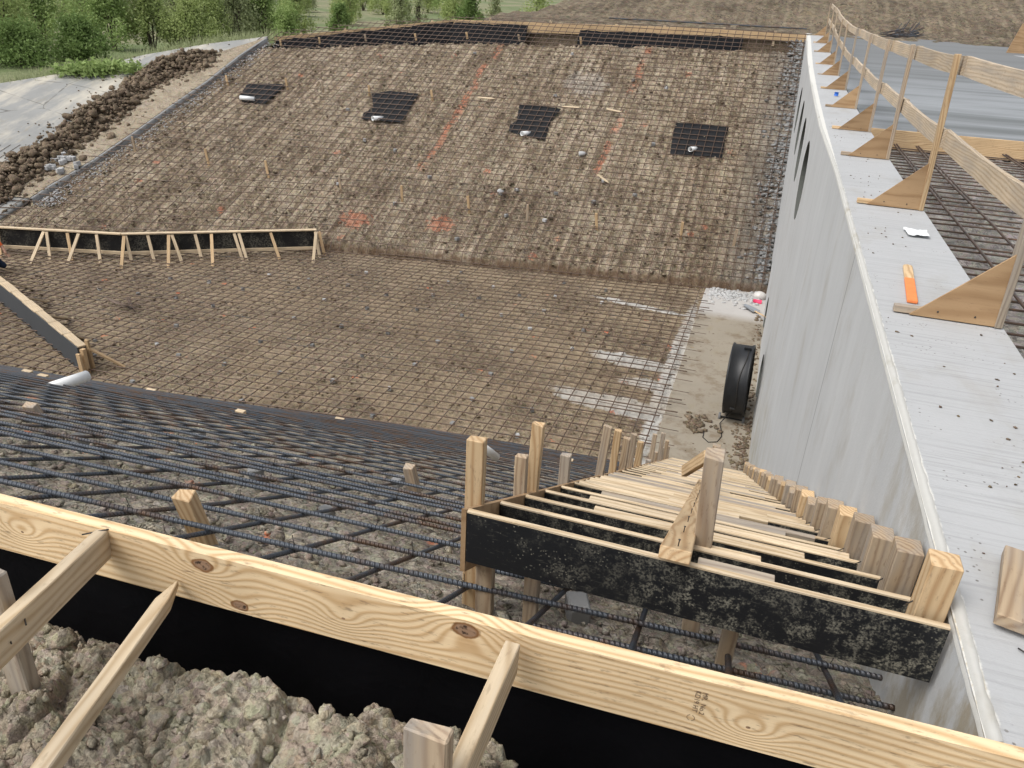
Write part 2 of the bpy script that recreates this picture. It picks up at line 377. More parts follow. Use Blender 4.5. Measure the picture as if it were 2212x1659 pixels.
M['chunk'] = concrete('concrete_block', (.25, .25, .245))
M['chunk_white'] = concrete('white_concrete_crumb', (.44, .44, .435))

def rebar_m(name, rust, bumpy=True, base=(.05, .056, .066)):
    m, t, b = mat(name); N = NB(t); uv = N.node('ShaderNodeTexCoord').outputs['UV']; P = N.geo()
    r = N.rmp(N.noise(P, 3.0, 5, .7), .62 - rust, .76 - rust); r2 = N.rmp(N.noise(P, 30, 3), .55, .75)
    c = N.mix(r, base, (.085, .050, .030)); c = N.mix(N.math('MULTIPLY', r2, N.math('ADD', N.math('MULTIPLY', r, .6), .12)), c, (.17, .078, .035))
    N.l.new(c, b.inputs['Base Color']); b.inputs['Roughness'].default_value = .45; b.inputs['Metallic'].default_value = .3; b.inputs['Specular IOR Level'].default_value = .8
    if bumpy:
        u, v, _ = N.xyz(uv); wv = N.math('SINE', N.math('MULTIPLY', N.math('ADD', N.math('DIVIDE', u, .0175), v), 2 * math.pi)); N.l.new(N.bump(wv, .7, .004), b.inputs['Normal'])
    return m
M['rebar_new'] = rebar_m('steel_bar_blue_grey', .12, True, (.072, .084, .102))
M['rebar_mid'] = rebar_m('steel_bar_near', .16, True, (.056, .066, .080))
M['rebar'] = rebar_m('steel_bar_rusty', .30, False, (.045, .040, .036))

def simple(name, col, rough=.6, spec=.4, bump=None, noise=.15, metal=0, nscale=8):
    m, t, b = mat(name); N = NB(t); P = N.co('Object'); n = N.noise(P, nscale, 4, .6)
    c = N.mix(n, tuple(v * (1 - noise) for v in col), tuple(min(1, v * (1 + noise)) for v in col))
    N.l.new(c, b.inputs['Base Color']); b.inputs['Roughness'].default_value = rough; b.inputs['Specular IOR Level'].default_value = spec; b.inputs['Metallic'].default_value = metal
    if bump: N.l.new(N.bump(N.noise(P, bump[0], 3, .5, .4), bump[1], bump[2]), b.inputs['Normal'])
    return m
M['plastic_black'] = simple('black_plastic_sheet', (.004, .004, .005), .5, .12, (7, .5, .02))
M['fabric_black'] = simple('black_filter_fabric', (.007, .0075, .009), .7, .3, (5, .6, .03))
M['poly_far'] = simple('black_sheeting', (.005, .006, .008), .7, .12, (3, .7, .05))
M['pvc'] = simple('white_pvc', (.74, .75, .74), .35, .5, noise=.05)
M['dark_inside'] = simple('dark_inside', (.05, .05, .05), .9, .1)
M['fan_black'] = simple('black_painted_drum', (.012, .013, .015), .45, .45, noise=.4)
M['rubber'] = simple('grey_rubber', (.13, .13, .13), .7)
M['cord'] = simple('black_cord', (.02, .018, .016), .6)
M['nail'] = simple('nail_steel', (.06, .055, .05), .5, .5, metal=.5)
M['orange_paint'] = simple('orange_paint', (.80, .24, .08), .7, .2, noise=.2, nscale=30)
M['orange'] = simple('orange_cloth', (.75, .16, .05), .8, .2)
M['jeans'] = simple('dark_denim', (.02, .03, .05), .9, .1, (60, .4, .004))
M['skin'] = simple('skin', (.42, .24, .16), .6)
M['white_paper'] = simple('white_paper', (.74, .76, .76), .8, .2, (30, .6, .01), .05)
M['blue_plastic'] = simple('blue_plastic', (.03, .14, .55), .4)
M['pink'] = simple('pink_plastic', (.80, .05, .14), .5)
M['steel'] = simple('shovel_steel', (.38, .40, .42), .45, .5, metal=.6)
M['jug'] = simple('cloudy_plastic', (.52, .50, .47), .3, .5)
M['bark'] = simple('bark', (.11, .09, .07), .9, .1)
M['ink'] = simple('stamp_ink', (.17, .12, .08), .9, .1)
M['red_wire'] = simple('pink_string', (.75, .10, .16), .7)
def leafm(name, a, b_):
    m, t, b = mat(name); N = NB(t); P = N.geo(); c = N.mix(N.rmp(N.noise(P, 1.6, 4, .7), .35, .65), a, b_)
    N.l.new(c, b.inputs['Base Color']); b.inputs['Roughness'].default_value = .7; b.inputs['Specular IOR Level'].default_value = .2
    tr = N.node('ShaderNodeBsdfTranslucent'); N.l.new(c, tr.inputs[0]); mx = N.node('ShaderNodeMixShader'); mx.inputs[0].default_value = .35
    N.l.new(b.outputs[0], mx.inputs[1]); N.l.new(tr.outputs[0], mx.inputs[2]); N.l.new(mx.outputs[0], t.nodes['Material Output'].inputs[0])
    return m
M['leaf_light'] = leafm('leaves_light', (.27, .34, .12), (.42, .48, .20))
M['leaf_mid'] = leafm('leaves_mid', (.22, .31, .10), (.35, .44, .17))
M['leaf_dark'] = leafm('leaves_dark', (.14, .21, .065), (.23, .32, .11))
M['leaf_olive'] = leafm('leaves_olive', (.28, .32, .16), (.40, .43, .24))

# ------------------------------------------------------------------ terrain functions
FLOOR, FMAT = -7.57, -7.45
def zcap(y): return np.interp(y, [0, 13, 15.7, 19.1, 22.7, 26, 30.1, 33.5, 37.5, 42], [-1.4, -1.4, -1.375, -1.32, -1.25, -1.14, -.94, -.74, -.55, -.42])
def xcap(y): return np.interp(y, [0, 9, 13, 20, 25, 32, 42], [.697, .697, .64, .615, .60, .565, .53])
def ytoe_far(x): return np.interp(x, [-60, -45, -23, -13, -1.3, 5], [4, 8.5, 18.1, 21.3, 23.3, 24.2])
def Ffar(x, y):
    yt = ytoe_far(x); return -.65 + (y - 36) * 6.58 / (36 - yt)
def ytoe_near(x): return np.interp(x, [-30, -20, -14.7, -9.5, -5.5, -2, 5], [8.4, 9.9, 10.7, 11.25, 11.85, 12.15, 12.2])
def Gnear(x, y): return -1.572 - (y - 1.5) * (-FMAT - 1.572) / (ytoe_near(x) - 1.5)
def ray(u, v): return R @ np.array([u - 1106, v - 829.5, F])
def hit(u, v, fn, t0=1.0, t1=90.0):
    d = _n(ray(u, v)); ts = np.linspace(t0, t1, 6000); P = ts[:, None] * d
    g = P[:, 2] - fn(P[:, 0], P[:, 1]); i = np.argmax(g < 0) if (g < 0).any() else np.argmin(np.where(ts > 4, g, 99)); return P[i]
def hz(u, v, z): d = ray(u, v); return d * (z / d[2])
def hx(u, v, x): d = ray(u, v); return d * (x / d[0])
def hy(u, v, y): d = ray(u, v); return d * (y / d[1])

# --- channel floor
def floor_extra(N, P, c):
    nz = N.noise(P, 3.5, 4, .65)
    k = None
    for e in [(-2.25, 14.6, 1.45, .42, -.12), (-2.1, 17.0, 1.2, .35, -.1), (-2.6, 20.9, 1.5, .16, -.15), (-1.25, 17, .22, 5, 0), (-1.6, 15.9, .7, .3, 0)]:
        q = N.ell(P, e[0], e[1], e[2], e[3], nz, .5, e[4]); k = q if k is None else N.math('MAXIMUM', k, q)
    c = N.mix(N.math('MULTIPLY', k, .85), c, (.50, .49, .46))
    x, y, z = N.xyz(P)
    orange = N.math('MULTIPLY', N.rmp(N.vor(P, 1.15, 'F1'), .13, .09), N.rmp(N.noise(P, 9, 3), .5, .56)); c = N.mix(N.math('MULTIPLY', orange, .7), c, (.62, .17, .08))
    tan = N.rmp(N.noise(P, .5, 2), .45, .6, 0, .35); return N.mix(tan, c, (.33, .255, .165))
M['soil_floor'] = soil('floor_soil', (.12, .09, .06), (.25, .195, .133), (.43, .355, .25), extra=floor_extra, scale=1.3)
def far_extra(N, P, c):
    x, y, z = N.xyz(P); nz = N.noise(P, 5, 4, .7); k = None
    for x0, ya, yb, slope in ((-11.75, 25.6, 35.6, .02), (-5.6, 27, 36, -.01)):
        xx = N.math('ADD', N.math('SUBTRACT', x, x0), N.math('MULTIPLY', N.math('SUBTRACT', y, 30), slope))
        d = N.math('ABSOLUTE', N.math('ADD', xx, N.math('MULTIPLY', N.math('SUBTRACT', N.noise(P, .6, 2), .5), .5)))
        q = N.math('MULTIPLY', N.rmp(d, .17, .09), N.math('MULTIPLY', N.rmp(y, ya, ya + .2), N.rmp(y, yb, yb - .2))); q = N.math('MULTIPLY', q, N.rmp(nz, .44, .52)); q = N.math('MULTIPLY', q, N.rmp(N.noise(N.map(P, sc=(.2, 1, 1)), 1.1, 2), .40, .48))
        k = q if k is None else N.math('MAXIMUM', k, q)
    dots = N.math('MULTIPLY', N.rmp(N.vor(P, .62, 'F1'), .11, .08), N.rmp(nz, .46, .54)); k = N.math('MAXIMUM', k, dots)
    sp = N.math('MAXIMUM', N.ell(P, -12.8, 22.7, .55, .35, nz, 1.6), N.ell(P, -9.9, 23.3, .45, .35, nz, 1.7)); k = N.math('MAXIMUM', k, sp)
    c = N.mix(N.math('MULTIPLY', k, .42), c, (.62, .20, .11))
    gr = N.rmp(N.math('ADD', x, N.math('MULTIPLY', nz, 1.2)), -.6, .6, 0, .55); c = N.mix(gr, c, (.17, .165, .155))
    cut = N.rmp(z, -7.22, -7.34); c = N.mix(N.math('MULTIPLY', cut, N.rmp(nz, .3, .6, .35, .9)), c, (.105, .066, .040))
    wh = N.ell(P, -7.4, 32.0, .9, .8, nz, .9); return N.mix(N.math('MULTIPLY', wh, .28), c, (.50, .48, .45))
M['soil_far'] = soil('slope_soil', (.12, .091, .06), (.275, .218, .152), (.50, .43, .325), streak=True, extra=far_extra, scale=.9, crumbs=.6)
def near_extra(N, P, c):
    nz = N.noise(P, 16, 4, .7); k = N.math('MULTIPLY', N.rmp(N.vor(P, 2.1, 'F1'), .16, .11), N.rmp(nz, .46, .54))
    return N.mix(N.math('MULTIPLY', k, .7), c, (.72, .24, .12))
M['soil_near'] = soil('near_slope_soil', (.13, .11, .085), (.285, .25, .20), (.50, .46, .375), extra=near_extra, scale=2.6)
M['soil_mound'] = soil('mound_soil', (.17, .145, .105), (.33, .285, .215), (.52, .47, .365), scale=3.2, bs=1.8, crumbs=.5, cracks=.12)
M['soil_windrow'] = soil('ridge_soil', (.10, .072, .05), (.19, .145, .10), (.32, .255, .18), scale=1.6)
def berm_tracks(N, P, c):
    tr = N.noise(N.map(P, sc=(1.4, 1.4, 1)), 1.6, 3, .7); wv = N.math('SINE', N.math('MULTIPLY', N.xyz(P)[0], 9.0)); k = N.math('MULTIPLY', N.rmp(wv, .1, .9), N.rmp(tr, .45, .6))
    return N.mix(N.math('MULTIPLY', k, .3), c, (.36, .31, .215))
M['soil_berm'] = soil('berm_soil', (.075, .058, .04), (.15, .12, .085), (.30, .245, .17), extra=berm_tracks, scale=.45)
def pit_extra(N, P, c): return c
M['soil_pit'] = soil('pit_soil', (.11, .10, .09), (.26, .235, .205), (.46, .43, .39), scale=1.8, grey=.15)
def grassm():
    m, t, b = mat('grassland'); N = NB(t); P = N.geo(); n = N.noise(P, .09, 5, .65); n2 = N.noise(P, 2.5, 4, .7)
    c = N.mix(N.rmp(n, .42, .58), (.125, .165, .06), (.27, .24, .145)); c = N.mix(N.math('MULTIPLY', n2, .6), c, (.09, .115, .05)); N.l.new(c, b.inputs['Base Color']); b.inputs['Roughness'].default_value = .95
    N.l.new(N.bump(n2, .8, .15), b.inputs['Normal']); return m
M['grass'] = grassm()

xs = np.concatenate([np.linspace(-34, -16, 190, endpoint=False), np.linspace(-16, -.9, 400)]); ts = np.linspace(0, 1, 330)
X, T_ = np.meshgrid(xs, ts, indexing='ij'); Y = (ytoe_near(X) - .7) * (1 - T_) + (ytoe_far(X) + .5) * T_
Z = FLOOR + .035 * fbm(X * 1.3, Y * 1.3, 4, 3) + .03 * clods(X, Y, 4, .12) + .02 * clods(X, Y, 5, .3)
k = np.clip(1 - np.hypot(X + 1.9, (Y - 17.3) / 2.2) / 2.4, 0, 1); Z += k * (.06 * clods(X, Y, 8, .35) - .03)
tag(grid('channel_floor', X, Y, Z, M['soil_floor']), 'brown dirt floor of the channel under a rebar grid', 'ground', kind='structure')

# --- far slope dirt
toe_a, toe_b = np.array([.95, 23.75]), np.array([-23.4, 18.0])
cr = []
s = np.linspace(0, 1, 520); t = np.linspace(0, 1, 270); S, T_ = np.meshgrid(s, t, indexing='ij')
tx = np.interp(S, [0, .6, 1], [.95, -13.3, -23.4]); ty = ytoe_far(tx) + .12
cx = np.interp(S, [0, .2, .35, .6, .8, 1], [.7, -3.75, -8.1, -13.8, -18., -22.1]); cy = np.interp(S, [0, .2, .35, .6, .8, 1], [35.35, 35.15, 34.7, 34.15, 33.1, 31.8]) + .10 * fbm(S * 60, S * 0, 3, 2)
X = tx + (cx - tx) * T_; Y = ty + (cy - ty) * T_
streaks = .035 * (vnoise(X * 3.2, Y * .12, 31) - .5) + .03 * (vnoise(X * 8, Y * .3, 32) - .5)
Z = Ffar(X, Y) - .12 + streaks + .09 * fbm(X * .8, Y * .8, 3, 21) + .085 * clods(X, Y, 22, .24) + .06 * clods(X, Y, 23, .55) + .04 * clods(X, Y, 24, .13) - .10
Z[:, 0] = FLOOR - .1; Z[:, 1] = FLOOR + .16 + .08 * fbm(X[:, 1] * 2, Y[:, 1], 2, 7); Y[:, 0] -= .12; Y[:, 1] -= .08
Z[:, 2] += .04; Z[:, -1] -= 1.2; Z[:, -2] -= .25
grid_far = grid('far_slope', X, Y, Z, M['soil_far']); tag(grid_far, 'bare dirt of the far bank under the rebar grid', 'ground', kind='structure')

def scatter(name, label, n, fx, fz, r0, r1, mt):
    S_ = Soup()
    for i in range(n):
        x, y = fx(); r = r0 * (r1 / r0) ** (RS.uniform() ** 2.2); V, Fc = rock((x, y, float(fz(x, y)) + r * .15), r, ICO1, .6, .3); S_.add(V, Fc)
    return tag(S_.build(name, mt, None, False), label, 'dirt', kind='stuff')
def fx_far():
    x = RS.uniform(-23, .6); yt = float(ytoe_far(x)); return x, RS.uniform(yt + .1, float(np.interp(x, [-22.1, -18, -13.8, .7], [31.8, 33.1, 34.1, 35.3])))
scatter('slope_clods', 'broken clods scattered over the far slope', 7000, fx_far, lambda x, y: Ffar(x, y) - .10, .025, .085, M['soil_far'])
def fx_floor():
    x = RS.uniform(-20, -1.1); return x, RS.uniform(float(ytoe_near(x)) - .4, float(ytoe_far(x)))
scatter('floor_crumbs', 'dry clay crumbs scattered over the channel floor', 6000, fx_floor, lambda x, y: FLOOR + .03, .015, .065, M['soil_floor'])
# --- near slope dirt
def near_patch(name, x0, x1, y0, y1, nx, ny):
    X, Y = np.meshgrid(np.linspace(x0, x1, nx), np.linspace(y0, y1, ny), indexing='ij')
    Y = np.maximum(Y, 1.396 + .038 * X + .075 + .0 * Y); Z = Gnear(X, Y) - .12 + .03 * fbm(X * 2.2, Y * 2.2, 5, 41) + .022 * clods(X, Y, 42, .11) + .012 * clods(X, Y, 43, .045) - .02 * (np.clip(1 - voro(X / .28 + .2 * fbm(X * 6, Y * 6, 2, 2), Y / .28, 9)[1] + voro(X / .28 + .2 * fbm(X * 6, Y * 6, 2, 2), Y / .28, 9)[0], .9, 1) - .9) * 10
    return X, Y, Z
X1, Y1, Z1 = near_patch('a', -7, .72, 1.44, 4.2, 620, 230)
X2, Y2, Z2 = near_patch('b', -7, .72, 4.2, 12.3, 200, 200)
X3, Y3, Z3 = near_patch('c', -34, -7, 1.44, 12.3, 160, 160)
S_ = Soup()
for a, b_, c_ in ((X1, Y1, Z1), (X2, Y2, Z2), (X3, Y3, Z3)): S_.add(np.stack([a.ravel(), b_.ravel(), c_.ravel()], 1), grid_faces(*a.shape))
tag(S_.build('near_slope', M['soil_near']), 'pale cracked clay of the near bank under thick rebar', 'ground', kind='structure')

# --- concrete strip beside the wall at the bottom
X, Y = np.meshgrid(np.linspace(-1.12, .72, 60), np.linspace(12.0, 24.0, 240), indexing='ij')
X = X + (X < -1.1) * .04 * fbm(Y * 1.5, Y * 0, 3, 3) - .0 ; Z = -7.515 + .006 * fbm(X * 4, Y * 4, 3, 61)
Z[0, :] -= .1
tag(grid('concrete_strip', X, Y, Z, M['strip']), 'muddy concrete strip along the foot of the headwall', 'pavement', kind='structure')

# --- old concrete slope to the left of the new paving
bd_px = [(578, 84), (520, 122), (450, 178), (380, 226), (300, 284), (200, 352), (110, 405), (70, 432)]
BD = np.array([hit(u, v, Ffar) for u, v in bd_px])
s = np.linspace(0, 1, 160); t = np.linspace(0, 1, 120); S, T_ = np.meshgrid(s, t, indexing='ij')
ex = BD[-1] + (BD[-1] - BD[-3]) * .6; tx = np.interp(S, [0, .3, 1], [ex[0] - .06, -33, -53]); ty = np.interp(S, [0, .3, 1], [ex[1], ytoe_far(-33.) - .3, ytoe_far(-53.) - .3])
crest_px = [(578, 78), (451, 94), (312, 118), (173, 153), (104, 163), (0, 180)]
CP = np.array([hit(u, v, Ffar) for u, v in crest_px]); ext = CP[-1] + (CP[-1] - CP[-3]) * 2.5
CP = np.vstack([CP, ext]); cs = np.concatenate([[0], np.cumsum(np.hypot(*np.diff(CP[:, :2], axis=0).T))]); cs /= cs[-1]
cx = np.interp(S, cs, CP[:, 0]); cy = np.interp(S, cs, CP[:, 1])
X = tx + (cx - tx) * T_; Y = ty + (cy - ty) * T_
Z = Ffar(X, Y) + .012 * fbm(X * .6, Y * .6, 3, 71)
ob = grid('old_concrete_slope', X, Y, Z, M['old_concrete'], flip=True)
md = ob.modifiers.new('thickness', 'SOLIDIFY'); md.thickness = .16; md.offset = -1
tag(ob, 'weathered cracked concrete paving of the far bank', 'pavement', kind='structure')

# --- bank top, berm and grassland behind
def berm(x, y):
    g = np.clip((x + 21) / 16, 0, 1); g = g * g * (3 - 2 * g); e = np.clip((y - 50 - 3 * np.sin(x * .07)) / 40, 0, 1)
    return g * (e ** .9) * 9.0
def land(x, y):
    g = np.clip((x + 20) / 6, 0, 1); g = g * g * (3 - 2 * g)
    left = np.interp(y, [20, 34, 42, 60, 260, 600], [-5.6, -4.3, -4.1, -4.0, 2.5, 14]) 
    right = np.interp(y, [20, 36, 45, 600], [-.75, -.62, -.45, -.4])
    return left * (1 - g) + right * g + berm(x, y)
xs = np.concatenate([np.linspace(-260, -60, 60, endpoint=False), np.linspace(-60, 60, 420), np.linspace(60.5, 200, 30)])
ys = np.concatenate([np.linspace(0, 1, 200, endpoint=False) * 34, 34 + np.linspace(0, 1, 120) ** 2.2 * 560])
X, T_ = np.meshgrid(xs, np.arange(len(ys)), indexing='ij'); base = np.interp(X, [-300, -60, -45, -30, -22.5, -18.7, -14.9, 200], [6, 12, 17, 29.4, 33.35, 35.58, 36.66, 36.66])
Y = base + ys[T_]
cz = np.interp(X, [-300, -60, -32, -22.5, -18.5, -13, 0, 1.4, 200], [-6.4, -5.6, -4.35, -2.25, -1.6, -.85, -.62, -.62, -.6])
f_ = np.clip((Y - base) / 5, 0, 1); Z = cz * (1 - f_) + land(X, Y) * f_
rough = np.where(X > -24, 1, .3); fd = np.clip((Y - base) / 1.5, 0, 1) * np.clip(1 - (Y - 50) / 60, 0, 1)
Z += rough * fd * (.12 * fbm(X * .7, Y * .7, 4, 81) + .16 * clods(X, Y, 82, .6) * (Y < 90))
Z += .22 * (vnoise(X * .9, Y * .9, 66) - .5) * (Y > 46) * (X > -20) * np.clip((130 - Y) / 60, 0, 1)
soilmask = (X[:-1, :-1] > -25 + 3 * vnoise(Y[:-1, :-1] * .3, X[:-1, :-1] * .1, 4)) & ((X[:-1, :-1] > -17 + (Y[:-1, :-1] - 45) * .12) | (Y[:-1, :-1] < 41.5))
o = grid('bank_top', X, Y, Z, M['grass']); o.data.materials.append(M['soil_berm'])
o.data.polygons.foreach_set('material_index', soilmask.astype(np.int32).ravel()); tag(o, 'graded brown earth berm and grassland beyond the far bank', 'ground', kind='structure')

# --- outer earth apron so the world continues to both sides and behind
X, Y = np.meshgrid(np.linspace(1.2, 60, 80), np.linspace(-30, 34, 80), indexing='ij')
tag(grid('side_ground', X, Y, -1.95 - .0 * X + .05 * fbm(X, Y, 3, 2), M['soil_pit']), 'dirt level behind the headwall', 'ground', kind='structure')
X, Y = np.meshgrid(np.linspace(-60, 1.2, 120), np.linspace(-30, .1, 60), indexing='ij')
tag(grid('rear_ground', X, Y, -1.75 + .06 * fbm(X, Y, 4, 5), M['soil_mound']), 'dirt of the near bank top', 'ground', kind='structure')

# --- foreground mound along the trench
nx, ny = 900, 420
X, T_ = np.meshgrid(np.linspace(-3.3, 1.6, nx), np.linspace(0, 1, ny), indexing='ij')
ed = np.interp(X, [-3.3, -1.9, -1.73, -1.5, -1.22, -.97, -.77, -.70, -.55, -.38, -.14, .6, 1.6], [1.12, 1.13, 1.26, 1.22, 1.20, 1.25, 1.18, 1.27, 1.25, 1.27, 1.20, .8, .7]) + .02 * fbm(X * 14, X * 0 + 3, 3, 4)
Y = .02 + (ed - .02) * T_
body = np.clip((ed - Y) / .07, 0, 1) ** .5
Z = -1.80 + .10 * body * (.8 + .6 * fbm(X * 3, Y * 3, 3, 11)) + .060 * clods(X, Y, 12, .30) + .024 * clods(X, Y, 13, .12) + .016 * clods(X, Y, 14, .05) + .009 * clods(X, Y, 15, .020) + .03 * fbm(X * 8, Y * 8, 7, 16) + .009 * fbm(X * 70, Y * 70, 4, 19) - .05 * np.abs(fbm(X * 5, Y * 5, 5, 77)) - .02 * np.abs(fbm(X * 22, Y * 22, 4, 78)) + .005 + .065 * np.clip((X + 1.65) / .5, 0, 1)
Z = np.where(T_ > .985, -2.5, Z)
MZ = (X[:, 0].copy(), ed[:, 0].copy(), Z.copy())
def mound_z(x, y): i = int(np.clip((x - MZ[0][0]) / (MZ[0][1] - MZ[0][0]), 0, nx - 1)); j = int(np.clip((y - .02) / (MZ[1][i] - .02) * (ny - 1), 0, ny - 8)); return MZ[2][i, j]
tag(grid('dirt_mound', X, Y, Z, M['soil_mound']), 'lumpy clay spoil in the foreground beside the trench', 'ground', kind='structure')
S_ = Soup()
for i in range(1500):
    x = RS.uniform(-2.1, .5); e = float(np.interp(x, [-1.9, -1.73, -1.5, -1.22, -.97, -.77, -.70, -.55, -.38, -.14, .6], [1.13, 1.24, 1.20, 1.18, 1.23, 1.16, 1.25, 1.23, 1.25, 1.22, 1.2]))
    y = RS.uniform(.35, e); r = RS.choice([.005, .008, .013, .022, .038], p=[.35, .33, .2, .09, .03])
    V, Fc = rock((x, y, float(mound_z(x, y)) + r * .25), r, ICO3 if r > .02 else ICO2, .75, .30); S_.add(V, Fc)
tag(S_.build('loose_clods', M['soil_mound'], None, False), 'loose clods of grey brown clay on the foreground spoil', 'dirt', kind='stuff')

# ------------------------------------------------------------------ headwall
def wall_pts():
    ys = np.array([1.47, 3, 5, 7, 9, 11, 13, 16, 20, 25, 30, 35, 39]); return ys
ys = wall_pts(); n = len(ys)
hw = empty('concrete_headwall', (1.0, 1.47, -1.4), 'long tall pale grey concrete headwall with a broomed cap and round openings', 'retaining wall')
yv = ys
V = []; 
for y in yv:
    zt = float(zcap(y)); V += [(.697, y, -8.2), (float(xcap(y)), y, zt - .018), (float(xcap(y)) + .018, y, zt - .0), (1.335, y, zt), (1.335, y, -8.2)]
Fs = []
for i in range(n - 1):
    for j in range(5): a = i * 5 + j; b_ = i * 5 + (j + 1) % 5; Fs.append((a, b_, b_ + 5, a + 5))
Fs += [(0, 1, 2, 3, 4)[::-1], tuple((n - 1) * 5 + j for j in range(5))]
Fs = [f[::-1] if False else f for f in Fs]
wl = raw('wall', V, Fs, M['wall'], hw); wl.data.materials.append(M['cap'])
bm = bmesh.new(); bm.from_mesh(wl.data); bmesh.ops.recalc_face_normals(bm, faces=bm.faces[:])
for f in bm.faces:
    if f.normal.z > .4: f.material_index = 1
bm.to_mesh(wl.data); bm.free()
HOLES = [(15.1, -2.6, .68), (18.9, -2.6, .68), (22.6, -2.56, .68), (27.2, -2.56, .68), (15.9, -7.0, .56), (20.2, -7.1, .56), (24.0, -7.1, .5)]
for i, (y, z, r) in enumerate(HOLES):
    ry = r * (1.5 if z > -4 else 1.3)
    th = np.linspace(0, 2 * math.pi, 48, endpoint=False)
    c1 = np.stack([np.full(48, .3), y + ry * np.cos(th), z + r * np.sin(th)], 1); c2 = c1 + np.array([.9, 0, 0])
    V = np.concatenate([c1, c2]); Fc = [(j, (j + 1) % 48, 48 + (j + 1) % 48, 48 + j) for j in range(48)] + [tuple(range(48))[::-1], tuple(range(48, 96))]
    me = bpy.data.meshes.new('cutter'); me.from_pydata([tuple(v) for v in V], [], Fc); me.update()
    co = bpy.data.objects.new('cutter', me); COL.objects.link(co)
    bm = bmesh.new(); bm.from_mesh(me); bmesh.ops.recalc_face_normals(bm, faces=bm.faces[:]); bm.to_mesh(me); bm.free()
    mdf = wl.modifiers.new('hole', 'BOOLEAN'); mdf.operation = 'DIFFERENCE'; mdf.object = co; mdf.solver = 'EXACT'
bpy.context.view_layer.update()
dg = bpy.context.evaluated_depsgraph_get(); nm = bpy.data.meshes.new_from_object(wl.evaluated_get(dg))
wl.modifiers.clear(); wl.data = nm
nm.materials.append(concrete('shaded_pipe_concrete', (.10, .105, .095)))  # pipe concrete darkened to imitate shade inside the openings
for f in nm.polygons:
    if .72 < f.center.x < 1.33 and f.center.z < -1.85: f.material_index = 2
for o in [o for o in bpy.data.objects if o.name.startswith('cutter')]: bpy.data.objects.remove(o)
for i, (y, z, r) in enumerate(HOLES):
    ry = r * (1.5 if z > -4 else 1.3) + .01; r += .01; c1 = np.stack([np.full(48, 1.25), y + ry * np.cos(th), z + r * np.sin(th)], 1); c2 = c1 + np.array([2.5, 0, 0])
    raw('pipe_bore', np.concatenate([c1, c2]), [(j, (j + 1) % 48, 48 + (j + 1) % 48, 48 + j) for j in range(48)] + [tuple(range(48, 96))], M['dark_inside'], hw)  # closed end and dark colour added so the openings look shaded inside
# ragged mortar bead on the arris
yy = np.linspace(1.47, 39, 1500); zt = zcap(yy); xt = xcap(yy)
jag = .007 * (vnoise(yy * 9, yy * 0, 5) + vnoise(yy * 31, yy * 0, 6) * .7); jag2 = .016 * vnoise(yy * 13, yy * 0 + 2, 8) + .012 * vnoise(yy * 40, yy * 0, 9)
P_ = [np.stack([xt - .004 + 0 * yy, yy, zt - .034 - jag * .6], 1), np.stack([xt + .004 + jag * .3, yy, zt - .003], 1), np.stack([xt + .018 + jag2 * .45, yy, zt + .004], 1), np.stack([xt + .022 + jag2 * .45, yy, zt - .004], 1)]
V = np.stack(P_, 1).reshape(-1, 3)
raw('edge_bead', V, grid_faces(1500, 4)[:, ::-1].copy(), concrete('mortar_bead', (.50, .495, .465), stain=.8), hw, False)

# deck, far curb wall, pit
X, Y = np.meshgrid(np.linspace(1.36, 14, 40), np.linspace(13.22, 40, 160), indexing='ij')
tag(grid('concrete_deck', X, Y, zcap(Y) - .012, M['deck']), 'freshly finished wet grey concrete deck behind the railing', 'pavement', kind='structure')
X, Y = np.meshgrid(np.linspace(1.30, 8, 260), np.linspace(1.2, 13.2, 380), indexing='ij')
tag(grid('pit_floor', X, Y, -1.72 + .03 * fbm(X * 2, Y * 2, 4, 50) + .03 * clods(X, Y, 51, .12) + .03 * clods(X, Y, 52, .3), M['soil_pit']), 'grey dirt bed behind the wall waiting for concrete', 'ground', kind='structure')

# ------------------------------------------------------------------ rebar mats
def mat_bars(bars, nparts, root, m, stuff_m=None):
    """bars: list of (pts, r, size) ; biggest become parts, the rest one stuff part"""
    bars = sorted(bars, key=lambda b: -b[2]); S_ = Soup()
    for i, (pts, r, sz) in enumerate(bars):
        if i < nparts: tube('rebar', pts, r, m, root, 6, True)
        else: V, Fc, uv = tube_arrays(pts, r, 5); S_.add(V, Fc, uv)
    if S_.n: tag(S_.build('rebar_grid_remainder', stuff_m or m, root), kind='stuff')
